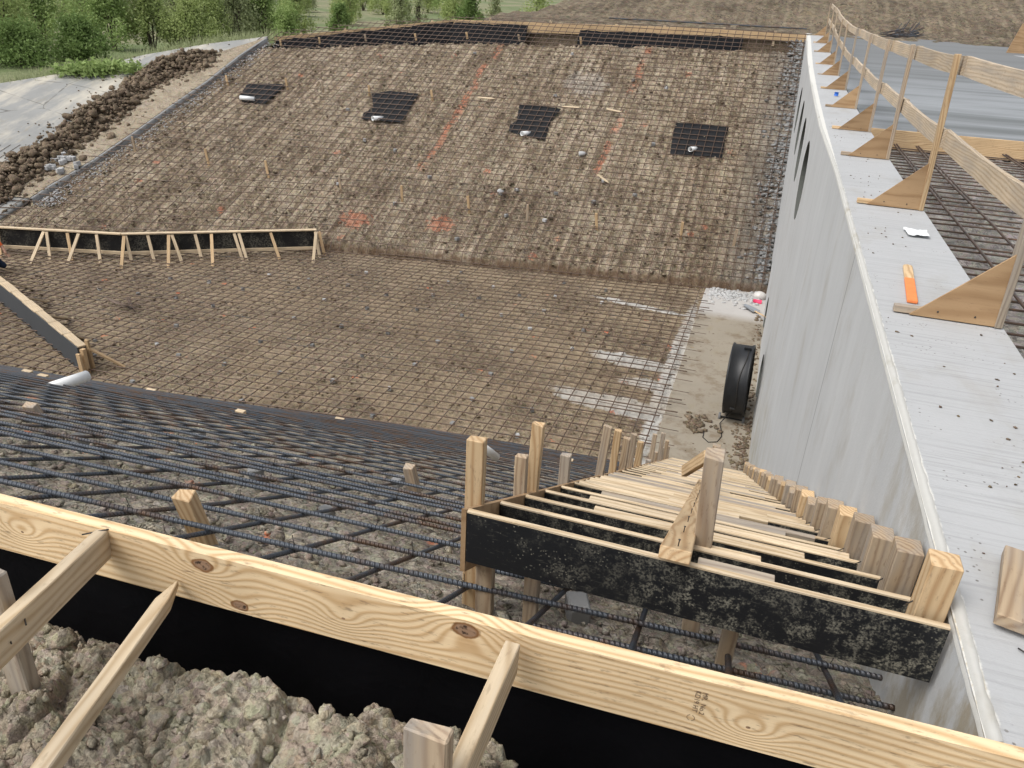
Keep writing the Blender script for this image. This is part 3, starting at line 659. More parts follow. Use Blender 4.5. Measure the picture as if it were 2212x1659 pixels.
# floor
fm = empty('floor_rebar_mat', (-8, 17, FMAT), 'wide flat rebar grid tied over the dirt channel floor', 'rebar mat')
bars = []
for kx, x in enumerate(np.arange(-1.25, -30, -.3048)):
    y0, y1 = float(ytoe_near(x)) - .35, float(ytoe_far(x)) + .25; yy = np.linspace(y0, y1, 22)
    bars.append((np.stack([x + .012 * fbm(yy * .8, yy * 0 + kx, 2, 1), yy, FMAT + .02 * fbm(yy * .6, yy * 0 + kx, 2, 2)], 1), .0115, 1 / abs(x - .5)))
for ky in range(48):
    y = 11.2 + ky * .3048; xx = np.linspace(-1.0 + random.uniform(-.25, .2), -30, 60); off = -.05 * 0
    yy = y + (ytoe_near(xx) - 12.15) * (1 - ky / 48) * .8 + (ytoe_far(xx) - 23.3) * (ky / 48) * .9
    ok = (yy < ytoe_far(xx) + .3) & (yy > ytoe_near(xx) - .3); 
    if ok.sum() < 5: continue
    xx, yy = xx[ok], yy[ok]
    bars.append((np.stack([xx, yy + .012 * fbm(xx * .8, xx * 0 + ky, 2, 3), FMAT + .016 + .02 * fbm(xx * .5, xx * 0 + ky, 2, 4)], 1), .0135, 1.5 - ky * .02))
    if ky % 2 == 0 and yy[0] < 22:   # lapped dowels coming out of the strip
        L = random.uniform(1.2, 2.2); x1 = -.7; xx = np.linspace(x1, x1 - L, 5)
        bars.append((np.stack([xx, np.full(5, yy[0] + .09), np.full(5, FMAT + .03)], 1), .0075, .02))
mat_bars(bars, 100, fm, M['rebar'])
# far slope
fs = empty('far_slope_rebar_mat', (-10, 29, -4), 'sloping rebar grid covering the far dirt bank up to the black sheeting', 'rebar mat')
bars = []; MO = .02
def farpt(x, y, o=0): return np.stack([x, y, Ffar(x, y) + MO + o], 1)
for i, x in enumerate(np.arange(.5, -22.8, -.3048)):
    yt = float(ytoe_far(x)) + .1; xtop = x; ytop = float(np.interp(x, [-22.5, -18.5, -14, 0], [33.1, 34.9, 36.1, 36.2])); yy = np.linspace(yt, ytop, 34)
    w_ = .01 * fbm(yy * .7, yy * 0 + i, 2, 5); p = farpt(x + w_, yy, .012 * fbm(yy * .5, yy * 0 + i, 2, 6)); p = np.vstack([[p[0][0], p[0][1] - .15, FMAT + .02], p])
    bars.append((p, .0125, 1.0 if i % 3 == 0 else .2))
    if x > -14: yy = np.linspace(yt + .05, yt + 3.3, 8); bars.append((farpt(np.full(8, x + .045), yy), .0085, .05))
for i, x in enumerate(np.arange(-22.8, -29, -.3048)):
    yt = float(ytoe_far(x)); yb = 33 - (abs(x + 22.8)) * 3.1
    if yb > yt + .8: yy = np.linspace(yt, min(yb, yt + 5), 8); bars.append((farpt(np.full(8, x), yy, .0), .0085, .1))
for j in range(46):
    b = j / 45.0 * 1.0; xx = np.linspace(.62, -29, 90); yt = ytoe_far(xx) + .15
    ytop = np.interp(xx, [-22.5, -18.5, -14, 0], [33.1, 34.9, 36.1, 36.2]); yy = yt + (36.2 - yt) * b
    lim = np.interp(yy, [18, 33.2], [-24.1 if j > 6 else -28, -22.25]) + .12; ok = (xx > lim) & (yy < ytop + .1)
    xx, yy = xx[ok], yy[ok]
    if len(xx) < 4: continue
    bars.append((farpt(xx, yy + .015 * fbm(xx * .6, xx * 0 + j, 2, 7), .016 + .02 * fbm(xx * .4, xx * 0 + j, 2, 8)), .0150, 2.0))
    if j % 4 == 1 and len(xx) > 30: k0 = random.randint(2, 20); q = slice(k0, k0 + 12); bars.append((farpt(xx[q], yy[q] + .05, .02), .0085, .04))
mat_bars(bars, 100, fs, M['rebar'])
# near slope
ns = empty('near_slope_rebar_mat', (-2, 2, -1.9), 'close thick ribbed blue grey rebar grid running down the near bank', 'rebar mat')
bars = []; ss = .3048
for i in range(37):
    x0 = .64 if i else .665; sk = .153 - .0016 * i
    def fn(xx, i=i, sk=sk):
        yy = 2.06 + sk * np.maximum(xx, -9) + .09 * np.minimum(xx + 9, 0) + i * .289 + .015 * fbm(xx * .5, xx * 0 + i, 2, 9)
        return np.stack([xx, yy, Gnear(xx, yy) + .012 + .012 * fbm(xx * .5, xx * 0 + i + 4, 2, 10)], 1)
    x1 = -(2.06 + i * .289 - 1.5) / sk + .1 if i < 4 else (-9 if i < 9 else -26)
    if i < 9:
        L = x0 - x1; P_, rr, sg = ribbed(lambda s: fn(x0 - s), L, .0096); V, Fc, uv = tube_arrays(P_, rr, sg); raw('rebar', V, Fc, M['rebar_new'], ns, True, uv=uv)
        if i in (0, 3, 5):   # lapped second bar
            P_, rr, sg = ribbed(lambda s: fn(x0 + .03 - s) + np.array([0, -.11 if i == 0 else .035, -.01 if i == 0 else 0]), 1.15 if i == 0 else 1.9 + i, .0095); V, Fc, uv = tube_arrays(P_, rr, sg); raw('rebar', V, Fc, M['rebar_new'], ns, True, uv=uv)
    else: bars.append((fn(np.linspace(x0, x1, 50)), .0095, 3.0 - i * .02))
for i, x in enumerate(np.arange(.48, -25, -.3048)):
    y0 = 1.50; y1 = float(ytoe_near(x)) + .1
    if i < 14:
        sk = .0
        def fn2(s, x=x, i=i): yy = y0 + s * .87; return np.stack([x + .02 * fbm(yy * .7, yy * 0 + i, 2, 12), yy, Gnear(x + 0 * yy, yy) - .010 + .01 * fbm(yy * .7, yy * 0 + i, 2, 13)], 1)
        P_, rr, sg = ribbed(fn2, 3.6, .0088); V, Fc, uv = tube_arrays(P_, rr, sg); raw('rebar', V, Fc, M['rebar_mid'], ns, True, uv=uv)
        yy = np.linspace(y0 + 3.6 * .87, y1, 14); bars.append((np.stack([0 * yy + x, yy, Gnear(0 * yy + x, yy) - .01], 1), .0095, .5))
    else: yy = np.linspace(y0, y1, 20); bars.append((np.stack([0 * yy + x, yy, Gnear(0 * yy + x, yy) - .01], 1), .0095, 1.5 - i * .01))
mat_bars(bars, 68, ns, M['rebar_mid'])
def fx_near():
    y = 1.5 + RS.uniform() ** 1.6 * 4; x = RS.uniform(-1.0 * y - 1.2, .66); return x, y
scatter('near_crumbs', 'dry clay crumbs between the near bank bars', 3500, fx_near, lambda x, y: Gnear(x, y) - .10, .006, .035, M['soil_near'])
# wire ties on the closest crossings
S_ = Soup()
for i in range(9):
    for jx in range(14):
        if (i + jx) % 2: continue
        x = .48 - jx * .3048; y = 2.06 + .15 * x + i * .289; z = float(Gnear(x, y)); a = np.linspace(0, 5.5, 12)
        P_ = np.stack([x + .016 * np.cos(a), y + .004 * np.sin(a * .5), z + .004 + .024 * np.sin(a)], 1); P_ = np.vstack([P_, [[x + random.uniform(-.03, .03), y + .01, z + .05]]])
        V, Fc, uv = tube_arrays(P_, .0016, 4); S_.add(V, Fc, uv)
tag(S_.build('tie_wire', M['nail'], ns), kind='stuff')
# pit mat
pm = empty('deck_rebar_mat', (3, 8, -1.58), 'rusty rebar grid over the grey dirt bed behind the wall', 'rebar mat')
bars = []
for i in range(44):
    y = 2.6 + i * .24 + random.uniform(-.04, .04)
    x1 = 7.8; xx = np.linspace(1.37, x1, 12); bars.append((np.stack([xx, y + .02 * fbm(xx, xx * 0 + i, 2, 3), -1.615 + .012 * fbm(xx, xx * 0 + i, 2, 4)], 1), .0085, 1))
for x in (1.74, 2.04, 2.70, 3.2, 3.75, 4.3, 4.9):
    yy = np.linspace(2.4, 13.1, 20); bars.append((np.stack([x + .03 * fbm(yy * .5, yy * 0 + x, 2, 5), yy, -1.59 + 0 * yy], 1), .011, 2))
    yy = np.linspace(8.5 + x * .3, 13.1, 8); bars.append((np.stack([x + .03 + 0 * yy, yy, -1.585 + 0 * yy], 1), .010, 1.5))
mat_bars(bars, 100, pm, M['rebar'])

# ------------------------------------------------------------------ form board at the trench, braces and stakes
def ybf(x): return 1.396 + .038 * x                     # front face of the board
BX0, BX1, BT, BH = -2.7, 1.45, -1.388, .186
m_, L_ = frame((BX0, ybf(BX0) + .019, BT - BH / 2), (BX1, ybf(BX1) + .019, BT - BH / 2))
kx = lambda x: (x - BX0) * 1.0007
board_mat = wood('pine_board', pale=(.76, .59, .37), dark=(.50, .32, .155), bands=135, scale=.8, spot=.6, wamp=13,
    knots=[(kx(-1.275), .050, .019, 9), (kx(-.507), .058, .021, -10), (kx(-1.17), -.062, .016, 6), (kx(.62), -.06, .004, 12), (kx(-1.9), .0, .003, 8), (kx(.2), -.02, .003, 9), (kx(-.85), -.01, .003, 7)])
fb = empty('trench_form_board', (-.4, 1.4, BT - BH), 'long knotty pine form board crossing the foreground above a black trench', 'form board')
beam('plank', (BX0, ybf(BX0) + .019, BT - BH / 2), (BX1, ybf(BX1) + .019, BT - BH / 2), .038, BH, board_mat, fb, bev=.0025)
def brace(name, p0, p1, wd, ht, label, cat='brace', m='pine_pale', point=0, up=(0, 0, 1), group=None, bev=.0025):
    return tag(beam(name, p0, p1, wd, ht, M[m], None, up, bev, point), label, cat, group)
d1 = np.array([-.42, -.53, -.03]); a1 = np.array([-1.595, 1.330, -1.437])
q = R @ (np.array([(0 - 1106) / F, (1389 - 829.5) / F, 1]) * 1.72)
q2 = a1 + (q - a1) * 1.6
b1 = brace('kicker_brace', q2, a1, .038, .089, 'pale square-cut timber brace nailed to the trench board at left', m='pine_pale')
for s_ in (.30, .335):
    p = a1 + (q - a1) * (.83 + (s_ - .3) * 1.2); 
nl = tube('nail', [p + np.array([.012, -.03, .006]), p + np.array([.045, -.05, .012])], .0018, M['nail'], b1)
p = a1 + (q - a1) * .80 + np.array([0, 0, .02]); tube('nail', [p, p + np.array([.05, -.035, .01])], .002, M['nail'], b1)
p = a1 + np.array([.0, -.005, .015]); tube('nail', [p + np.array([-.045, -.02, .02]), p + np.array([.02, .012, .035])], .0022, M['nail'], b1)
q = R @ (np.array([(100 - 1106) / F, (1659 - 829.5) / F, 1]) * 1.50); a2 = np.array([-1.362, 1.338, -1.515])
q2 = a2 + (q - a2) * 1.5
brace('kicker_stake', q2, a2, .038, .040, 'narrow pointed pine stake leaning on the trench board', 'stake', m='pine_pale', point=.11)
a3 = np.array([-.375, 1.352, -1.440]); q = R @ (np.array([(1000 - 1106) / F, (1659 - 829.5) / F, 1]) * 1.56); q2 = a3 + (q - a3) * 1.3
brace('kicker_brace', q2, a3, .038, .089, 'muddy timber brace nailed near the middle of the trench board', m='pine_pale')
# short stakes driven in the spoil
def split_stake(name, base, top, wd, dp, mt, label):
    o = beam(name, base, top, wd, dp, M[mt], None, up=(0, -1, .0), bev=.004, chip=.012); return tag(o, label, 'stake')
p = R @ (np.array([(926 - 1106) / F, (1578 - 829.5) / F, 1]) * 1.42)
split_stake('wooden_stake', p + np.array([-.01, .0, -.75]), p, .088, .038, 'pine_aged', 'weathered split-topped stake standing in the spoil at the bottom edge')
p = R @ (np.array([(-26 - 1106) / F, (1228 - 829.5) / F, 1]) * 1.80)
split_stake('wooden_stake', p + np.array([-.0, .0, -.7]), p, .070, .038, 'pine_grey', 'grey timber stake at the left edge beside the square-cut brace')
# stamp on the board
cu = bpy.data.curves.new('grade_stamp', 'FONT'); cu.body = 'MR.  No.2\nKD19 HT'; cu.size = .0175; cu.space_line = .95; cu.extrude = .0002
me_o = bpy.data.objects.new('tmp_text', cu); COL.objects.link(me_o); bpy.context.view_layer.update()
tm = bpy.data.meshes.new_from_object(me_o.evaluated_get(bpy.context.evaluated_depsgraph_get())); bpy.data.objects.remove(me_o); tm.materials.clear(); tm.materials.append(M['ink'])
sx = .085; st = bpy.data.objects.new('grade_stamp', tm)
st.matrix_basis = Matrix.Translation((sx, ybf(sx) - .0012, -1.425)) @ Matrix.Rotation(math.atan(.038), 4, 'Z') @ Matrix.Rotation(math.radians(90), 4, 'X') @ Matrix.Rotation(math.radians(-90), 4, 'Z')
link(st, fb)
th = np.linspace(0, 2 * math.pi, 25); sc_ = Matrix.Translation((0, 0, 0))
ring = np.stack([sx - .016 + .009 * np.cos(th), np.full(25, ybf(sx) - .0008), -1.517 + .009 * np.sin(th)], 1); tube('grade_stamp', ring, .0008, M['ink'], fb, 4, False)

# black plastic in the trench
nx, ny = 240, 60
X, T_ = np.meshgrid(np.linspace(-3.4, 1.5, nx), np.linspace(0, 1, ny), indexing='ij')
yb = ybf(X) + .045; Y = np.where(T_ < .5, yb - .0 - .05 * T_, (yb - .025) + (1.05 - yb) * (T_ - .5) * 2); Z = np.where(T_ < .5, -1.50 - 1.0 * T_ * 2, -2.5 + .0 * T_)
Z += .015 * fbm(X * 4, T_ * 6, 3, 3); Y += .012 * fbm(X * 5, T_ * 3, 3, 6) * (T_ < .5)
Yc = np.clip(Y, None, ybf(X) + .044)
tag(grid('trench_sheeting', X, Yc, Z, M['plastic_black']), 'black plastic sheeting lining the trench under the form board', 'plastic sheet')

# ------------------------------------------------------------------ stair formwork
sf = empty('stair_formwork', (0, 1.85, -1.6), 'timber stair formwork of black riser boards descending the near bank beside the headwall', 'formwork')
NR = 33
def yst(k): return 1.85 + .335 * k
def zst(y): return -.393 - .555 * y
XL, XR = -.685, .682
for k in range(NR):
    y, z = yst(k), zst(yst(k)) ; z0 = -1.418 if k == 0 else z
    h = .190
    beam('riser_board', (XL, y, z0 - h / 2 - .004), (XR, y, z0 - h / 2 - .004), .018, h, M['formply'], sf, bev=0)
    beam('board_edge', (XL, y, z0 - .001), (XR, y, z0 - .001), .0178, .006, M['pine_pale'], sf, bev=0)
    if k == 0: segs = [(.02, .235, .035)]
    elif k == 1: segs = [(.0, .22, .03)]
    else:
        a = random.choice([XL + .03, XL + .2, XL + .28, -.30, XL + .02]); b_ = random.choice([.40, .5, .2, .6, .62]); segs = [(a, b_, .036 if k < 9 else .028)]
        if k < 7 and random.random() < .35: segs.append((random.uniform(-.3, 0), random.uniform(.3, .66), .030))
    for si, (a, b_, wd) in enumerate(segs):
        yy = y + .010 + wd / 2 + (.040 if si else 0); beam('backing_strip', (a, yy, z0 - .017 - si * .006), (b_, yy + random.uniform(-.004, .004), z0 - .017 - si * .006), wd, .034, M['pine_pale' if random.random() < .8 else 'pine_grey'], sf, bev=.002)
    # cleat by the wall
    hgt = random.uniform(.12, .17); yc = y + .085
    c = beam('cleat', (.645, yc, z0 - .20), (.645, yc, z0 + hgt), .078, .088 if k % 3 else .07, M['pine_aged' if k % 4 else 'pine'], sf, up=(0, 1, 0), bev=.003, chip=.003)
    if k < 12: tube('nail', [(.60, yc - .01, z0 + .0), (.57, yc - .06, z0 + .018)], .0022, M['nail'], c, 5)
# side board along the left
V0 = []; Y0, Y1 = 1.84, yst(NR - 1) + .1
ysb = np.linspace(Y0, Y1, 40); A = []
for y in ysb:
    for dx in (-.703, -.687): A += [(dx, y, zst(y) + .004), (dx, y, zst(y) - .24)]
A = np.array(A); Fc = []
for i in range(39):
    b0 = i * 4; Fc += [(b0, b0 + 4, b0 + 5, b0 + 1), (b0 + 2, b0 + 3, b0 + 7, b0 + 6), (b0, b0 + 2, b0 + 6, b0 + 4), (b0 + 1, b0 + 5, b0 + 7, b0 + 3)]
Fc += [(0, 1, 3, 2), (156, 158, 159, 157)]
raw('side_board', A, Fc, M['ply'], sf)
# stakes on the left (y, top z, width, lean, material)
for (y, zt, wd, ln, mt) in [(2.02, -1.262, .06, .01, 'pine'), (2.60, -1.655, .05, .0, 'pine_aged'), (2.72, -1.56, .05, .03, 'pine'), (3.42, -2.115, .055, .01, 'pine_grey'), (4.42, -2.45, .055, .06, 'pine_aged'),
        (5.15, -2.87, .055, .03, 'pine'), (5.75, -3.27, .06, .03, 'pine_aged'), (6.3, -3.52, .06, .02, 'pine_aged'), (6.9, -3.93, .06, .03, 'pine'), (7.3, -4.18, .055, .0, 'pine_aged'), (8.2, -4.9, .06, .02, 'pine_grey'),
        (8.6, -4.75, .055, .02, 'pine_aged'), (9.3, -5.4, .06, .01, 'pine_aged'), (9.9, -5.42, .06, .03, 'pine_aged'), (10.6, -6.05, .055, .0, 'pine_grey'), (11.1, -6.2, .06, .02, 'pine_aged'), (11.9, -6.75, .06, .0, 'pine_aged')]:
    beam('stake', (-.725 - .0, y, float(Gnear(-.7, y)) - .25), (-.735 + ln, y, zt), .038 if wd > .1 else wd, .038, M[mt], sf, up=(0, 1, 0), bev=.003, chip=.008)
beam('stake', (-.66, 1.98, -1.95), (-.665, 1.98, -1.55), .06, .038, M['pine_aged'], sf, up=(0, 1, 0))
beam('stake', (-.50, 2.02, -2.10), (-.505, 2.02, -1.66), .05, .038, M['pine_aged'], sf, up=(0, 1, 0))
beam('stake', (.16, 2.02, -2.10), (.165, 2.02, -1.55), .05, .038, M['pine_aged'], sf, up=(0, 1, 0))
# centre walking board with nails, posts and diagonal
ya, yb = 1.80, 6.0
cb = beam('centre_board', (-.045, ya, zst(ya) + .030), (-.02, yb, zst(yb) + .030), .089, .038, M['pine'], sf, bev=.003)
for k in range(13):
    y = yst(k) + .008; x = -.043 + .002 * k; tube('nail', [(x, y, zst(y) + .03), (x + .002, y, zst(y) + .075)], .0018, M['nail'], cb, 5); V, Fc = ICO1; raw('nail_head', V * np.array([.0045, .0045, .0015]) + np.array([x + .002, y, zst(y) + .076]), Fc, M['nail'], cb)
beam('post', (.045, 2.235, -2.0), (.012, 2.235, -1.262), .062, .062, M['pine_aged'], sf, up=(0, 1, 0), chip=.01)
pb = hx(1546, 968, .03)
for (u, v, y) in ((1549, 962, 7.2), (1552, 972, 6.4)):
    p = hy(u, v, y); beam('post', (p[0] + .01, y, zst(y) - .2), tuple(p), .08, .07, M['pine_aged'], sf, up=(0, 1, 0))
p0, p1 = hy(1478, 1018, 5.6), hy(1528, 986, 5.0); beam('diagonal_brace', tuple(p0), tuple(p1), .045, .09, M['pine'], sf)

# ------------------------------------------------------------------ guard rail on the cap
gr = empty('guard_rail', (1.27, 4, -1.4), 'weathered timber guard rail with triangular plywood gussets along the headwall cap', 'railing')
PY = [1.40, 4.38, 7.28, 10.05, 12.6, 15.67, 19.14, 22.71, 25.97, 30.1, 33.5, 37.5]
tops = []
XP = 1.285
for i, y in enumerate(PY):
    z = float(zcap(y)) + .004; lean = random.uniform(-.03, .0) - .02; H = 1.22
    mt = 'pine' if i == 2 else random.choice(['pine_grey', 'pine_aged'])
    wd = .038
    xb = XP + .02
    beam('post', (xb, y + .045, z), (xb + lean, y + .045, z + H), .089, .038, M[mt], gr, up=(1, 0, 0), chip=.004)
    tops.append((xb + lean, y + .045, z + H))
    a = .43; hh = .41; yf = y + .020
    def _tri(yc):
        return [(xb - a, yc, z + .003), (xb + .02, yc, z + .003), (xb + .02 + lean * .3, yc, z + hh), (xb + .0 + lean * .3, yc, z + hh)]
    F_ = _tri(yf - .009); B_ = _tri(yf + .003); V = F_ + B_
    g = raw('gusset', V, [(0, 1, 2, 3), (7, 6, 5, 4), (0, 4, 5, 1), (1, 5, 6, 2), (2, 6, 7, 3), (3, 7, 4, 0)], M['ply'], gr)
    if i < 5:
        for (du, dz) in ((-.30, .04), (-.12, .04), (.0, .05), (.0, .30), (.0, .18)):
            Vn, Fn = ICO1; raw('nail_head', Vn * np.array([.006, .003, .006]) + np.array([xb + du, yf - .010, z + dz]), Fn, M['nail'], g)
    beam('sole_block', (xb - .51, y + .045, z + .022), (xb - .02, y + .045, z + .022), .045 if i > 0 else .045, .038, M['pine_aged' if i % 2 else 'pine'], gr, chip=.004)
def rail(name, zoff, hgt, m):
    for i in range(len(PY) - 1):
        a, b_ = tops[i], tops[i + 1]; ext = .0
        p0 = np.array([a[0] + .065, a[1] - .04, a[2] + zoff]); p1 = np.array([b_[0] + .065 + .0, b_[1] + .04, b_[2] + zoff])
        if i % 2: p0[0] += .0; 
        n = 14; s = np.linspace(0, 1, n); sag = -.035 * np.sin(s * math.pi) * (1 if name == 'mid_rail' else .6)
        P_ = p0 + (p1 - p0) * s[:, None]; P_[:, 2] += sag; P_[:, 0] += (.02 if i % 2 else 0) + .025 * np.sin(s * math.pi)
        bm = bmesh.new(); rows = []
        for p in P_: rows.append([bm.verts.new((p[0] + dx, p[1], p[2] + dz)) for dx, dz in ((-.019, 0), (.019, 0), (.019, hgt), (-.019, hgt))])
        for q in range(n - 1):
            for r in range(4): bm.faces.new((rows[q][r], rows[q][(r + 1) % 4], rows[q + 1][(r + 1) % 4], rows[q + 1][r]))
        bm.faces.new(rows[0]); bm.faces.new(rows[-1][::-1]); bmesh.ops.recalc_face_normals(bm, faces=bm.faces[:])
        # local frame: length along X so the grain runs with the board
        mm, L = frame(tuple(p0), tuple(p1)); bm.transform(mm.inverted()); me = bpy.data.meshes.new(name); bm.to_mesh(me); bm.free(); me.materials.append(m)
        o = bpy.data.objects.new(name, me); o.matrix_basis = mm; link(o, gr)
rail('top_rail', -.15, .14, M['rail']); rail('mid_rail', -.70, .14, M['rail'])

# deck edge form and things on the cap
tag(beam('deck_form_board', (1.345, 13.16, -1.53), (7.5, 13.10, -1.53), .04, .27, M['pine'], None, bev=.004), 'stained pine form board holding back the wet deck concrete', 'form board')
for x in (2.05, 3.6):
    tag(beam('deck_stake', (x, 13.25, -1.9), (x, 13.25, -1.25 if x < 3 else -1.36), .05, .05, M['pine_aged'], None, up=(0, 1, 0)), 'small stake nailed behind the deck form board' + (' close to the rail' if x < 3 else ' farther right'), 'stake')
sk = empty('marking_stake', (.97, 5.0, -1.39), 'flat survey stake with orange painted half lying on the cap', 'stake')
p0, p1 = hz(1971, 652, -1.388), hz(1960, 572, -1.388); pm_ = p0 + (p1 - p0) * .58
beam('painted_end', tuple(p0), tuple(pm_), .055, .018, M['orange_paint'], sk); beam('bare_end', tuple(pm_), tuple(p1), .055, .018, M['pine'], sk, point=.04)
p = hz(1979, 505, -1.393); bm = bmesh.new(); a = []
nx = 14; X, Y = np.meshgrid(np.linspace(-.075, .075, nx), np.linspace(-.10, .10, nx), indexing='ij')
Z = p[2] + .012 + .014 * fbm(X * 30, Y * 30, 3, 9); X2 = p[0] + X + .02 * fbm(X * 10, Y * 10, 2, 4)
tag(grid('paper_scrap', X2, p[1] + Y * 1.1, Z, M['white_paper'], smooth=False), 'crumpled white paper scrap on the cap', 'paper')
p = hz(1806, 207, float(zcap(18)) + .02); p = hz(1800 + 7, 205, -1.30)
V, Fc, uv = tube_arrays([(p[0], p[1], p[2] - .03), (p[0], p[1], p[2] + .02)], .03, 12)
q = hz(1806, 207, -1.33); o = tube('bottle_cap', [(q[0], q[1], q[2]), (q[0], q[1], q[2] + .07)], .04, M['blue_plastic'], None, 12); tag(o, 'small blue plastic scrap on the cap between two gussets', 'litter')
# offcut at the right edge
pa = hz(2192, 1352, -1.365); tag(beam('timber_offcut', tuple(pa), tuple(pa + np.array([.09, .34, 0])), .089, .038, M['pine_aged'], None, up=(0, 0, 1), bev=.003), 'reddish timber offcut lying on the cap at the right edge', 'timber offcut')
p = hz(2165, 1395 + 20, -1.394); p = hz(2199, 1400, -1.392); nn = tube('loose_nail', [p, p + np.array([.055, -.045, .0])], .0022, M['nail'], None, 6); tag(nn, 'loose steel nail on the cap below the timber offcut', 'nail')
S_ = Soup()
for i in range(200):
    y = RS.uniform(1.6, 14); x = RS.uniform(.76, 1.25); dense = vnoise(np.array([x * 3.]), np.array([y * 1.3]), 3)[0]
    if dense < .52: continue
    V, Fc = rock((x, y, float(zcap(y)) + .003), RS.uniform(.003, .010), ICO1, .5); S_.add(V, Fc)
tag(S_.build('cap_crumbs', M['soil_windrow']), 'scattered dirt crumbs on the broomed cap', 'dirt', kind='stuff')

# opposing curb wall and gusset at far right
cw = empty('far_curb_wall', (9.5, 38, -.5), 'pale concrete curb wall with plywood gusset at the far right edge', 'wall')
p = hy(2172, 128, 33.0); z0 = float(zcap(33)) - .02
w0, w1 = np.array([p[0] + .22, 34.2, 0]), np.array([p[0] + 4.5, 20, 0]); 
V = []; 
for q in (w0, w1):
    for dx, z in ((0, z0 - .5), (0, z0 + .06), (.9, z0 + .06), (.9, z0 - .5)): V.append((q[0] + dx, q[1], z - (0 if q is w0 else .35)))
raw('curb', V, [(0, 1, 2, 3), (7, 6, 5, 4), (0, 4, 5, 1), (1, 5, 6, 2), (2, 6, 7, 3), (3, 7, 4, 0)], M['cap'], cw)
g0 = w0 + np.array([.12, .6, 0]); g0[2] = z0 + .064
raw('gusset', [(g0[0], g0[1], g0[2]), (g0[0] + .9, g0[1], g0[2]), (g0[0] + .9, g0[1], g0[2] + 1.3), (g0[0] + .25, g0[1], g0[2] + 1.0), (g0[0], g0[1] + .04, g0[2]), (g0[0] + .9, g0[1] + .04, g0[2]), (g0[0] + .9, g0[1] + .04, g0[2] + 1.3), (g0[0] + .25, g0[1] + .04, g0[2] + 1.0)],
    [(0, 1, 2, 3), (7, 6, 5, 4), (0, 4, 5, 1), (1, 5, 6, 2), (2, 6, 7, 3), (3, 7, 4, 0)], M['ply'], cw)
beam('post', (g0[0] + .3, g0[1] + .1, g0[2]), (g0[0] + .45, g0[1] + .1, g0[2] + 2.2), .1, .1, M['pine'], cw, up=(0, 1, 0))

# ------------------------------------------------------------------ far top form, sheeting, bars lying on the bank
tf = empty('far_top_form', (-9, 36.4, -.7), 'long line of pine form boards along the crest of the far bank', 'form board')
TP = [(-22.45, 33.2, -1.92), (-18.7, 35.4, -1.34), (-14.9, 36.5, -.79), (-8.6, 36.5, -.64), (-4, 36.5, -.52), (.55, 36.5, -.53)]
for i in range(len(TP) - 1):
    a, b_ = np.array(TP[i]), np.array(TP[i + 1]); hh = .42 if i in (2, 3) else .27
    beam('board', tuple(a - [0, 0, hh / 2]), tuple(b_ - [0, 0, hh / 2]), .05, hh, M['pine'], tf, bev=.004)
    for k in range(2):
        s = (k + .6) / 2.2; q = a + (b_ - a) * s; beam('stake', (q[0], q[1] + .06, q[2] - .5), (q[0], q[1] + .06, q[2] + random.uniform(.04, .12)), .1, .05, M['pine_pale'], tf, up=(0, 1, 0))
def sheet(name, P0, P1, drop, label, seed):
    P0, P1 = np.array(P0), np.array(P1); n = int(np.linalg.norm(P1 - P0) / .08); s = np.linspace(0, 1, n); t = np.linspace(0, 1, 16); S, T_ = np.meshgrid(s, t, indexing='ij')
    top = .05 * fbm(S * 20, S * 0, 3, seed) - .03
    X = P0[0] + (P1[0] - P0[0]) * S; Y = P0[1] + (P1[1] - P0[1]) * S - .05 - .50 * T_ + .06 * fbm(S * n * .12, T_ * 3, 3, seed + 3); Z = P0[2] + (P1[2] - P0[2]) * S - .04 + top * (1 - T_) - drop * T_ + .05 * fbm(S * n * .1, T_ * 4, 3, seed + 5)
    return tag(grid(name, X, Y, Z, M['poly_far'], flip=False), label, 'plastic sheet')
sheet('black_sheeting', (-22.3, 33.15, -1.97), (-14.9, 36.42, -.82), .95, 'long black plastic sheet hanging on the far crest form at left', 1)
sheet('black_sheeting', (-14.9, 36.42, -.82), (-11.3, 36.42, -.76), .90, 'wrinkled end of black plastic sheet left of the bare form board', 2)
sheet('black_sheeting', (-8.9, 36.42, -.82), (-1.9, 36.42, -.72), .75, 'black plastic sheet on the far crest form right of the bare board', 3)
# cut bank face behind the sheets
X, Y = np.meshgrid(np.linspace(-14.5, .7, 120), np.array([0., .2, .5, 1.]), indexing='ij')
tag(grid('crest_cut', X, 36.60 - .0 * Y, -.80 - 1.4 * Y + .02 * fbm(X * 2, Y * 3, 3, 3), M['soil_windrow']), 'cut dirt face below the crest form', 'ground', kind='structure')
for j in range(3):
    a = hz(1400 + j * 30, 60 - j * 1.5, -.33); a = np.array([-8.5 + j * .8, 40.3 + j * .8, -.38]); b_ = a + np.array([7.5, .3 + .2 * j, .02])
    tag(tube('long_rebar', np.linspace(a, b_, 6), .035, M['rebar_mid'], None, 6), 'long dark steel bars lying on the bank top behind the crest form', 'rebar', 'loose long bars on the far bank top')
rp = empty('rebar_pile', (5.3, 42, -.4), 'messy pile of dark cut rebar behind the wet deck', 'rebar pile')
c0 = hy(1945, 87, 42.0)
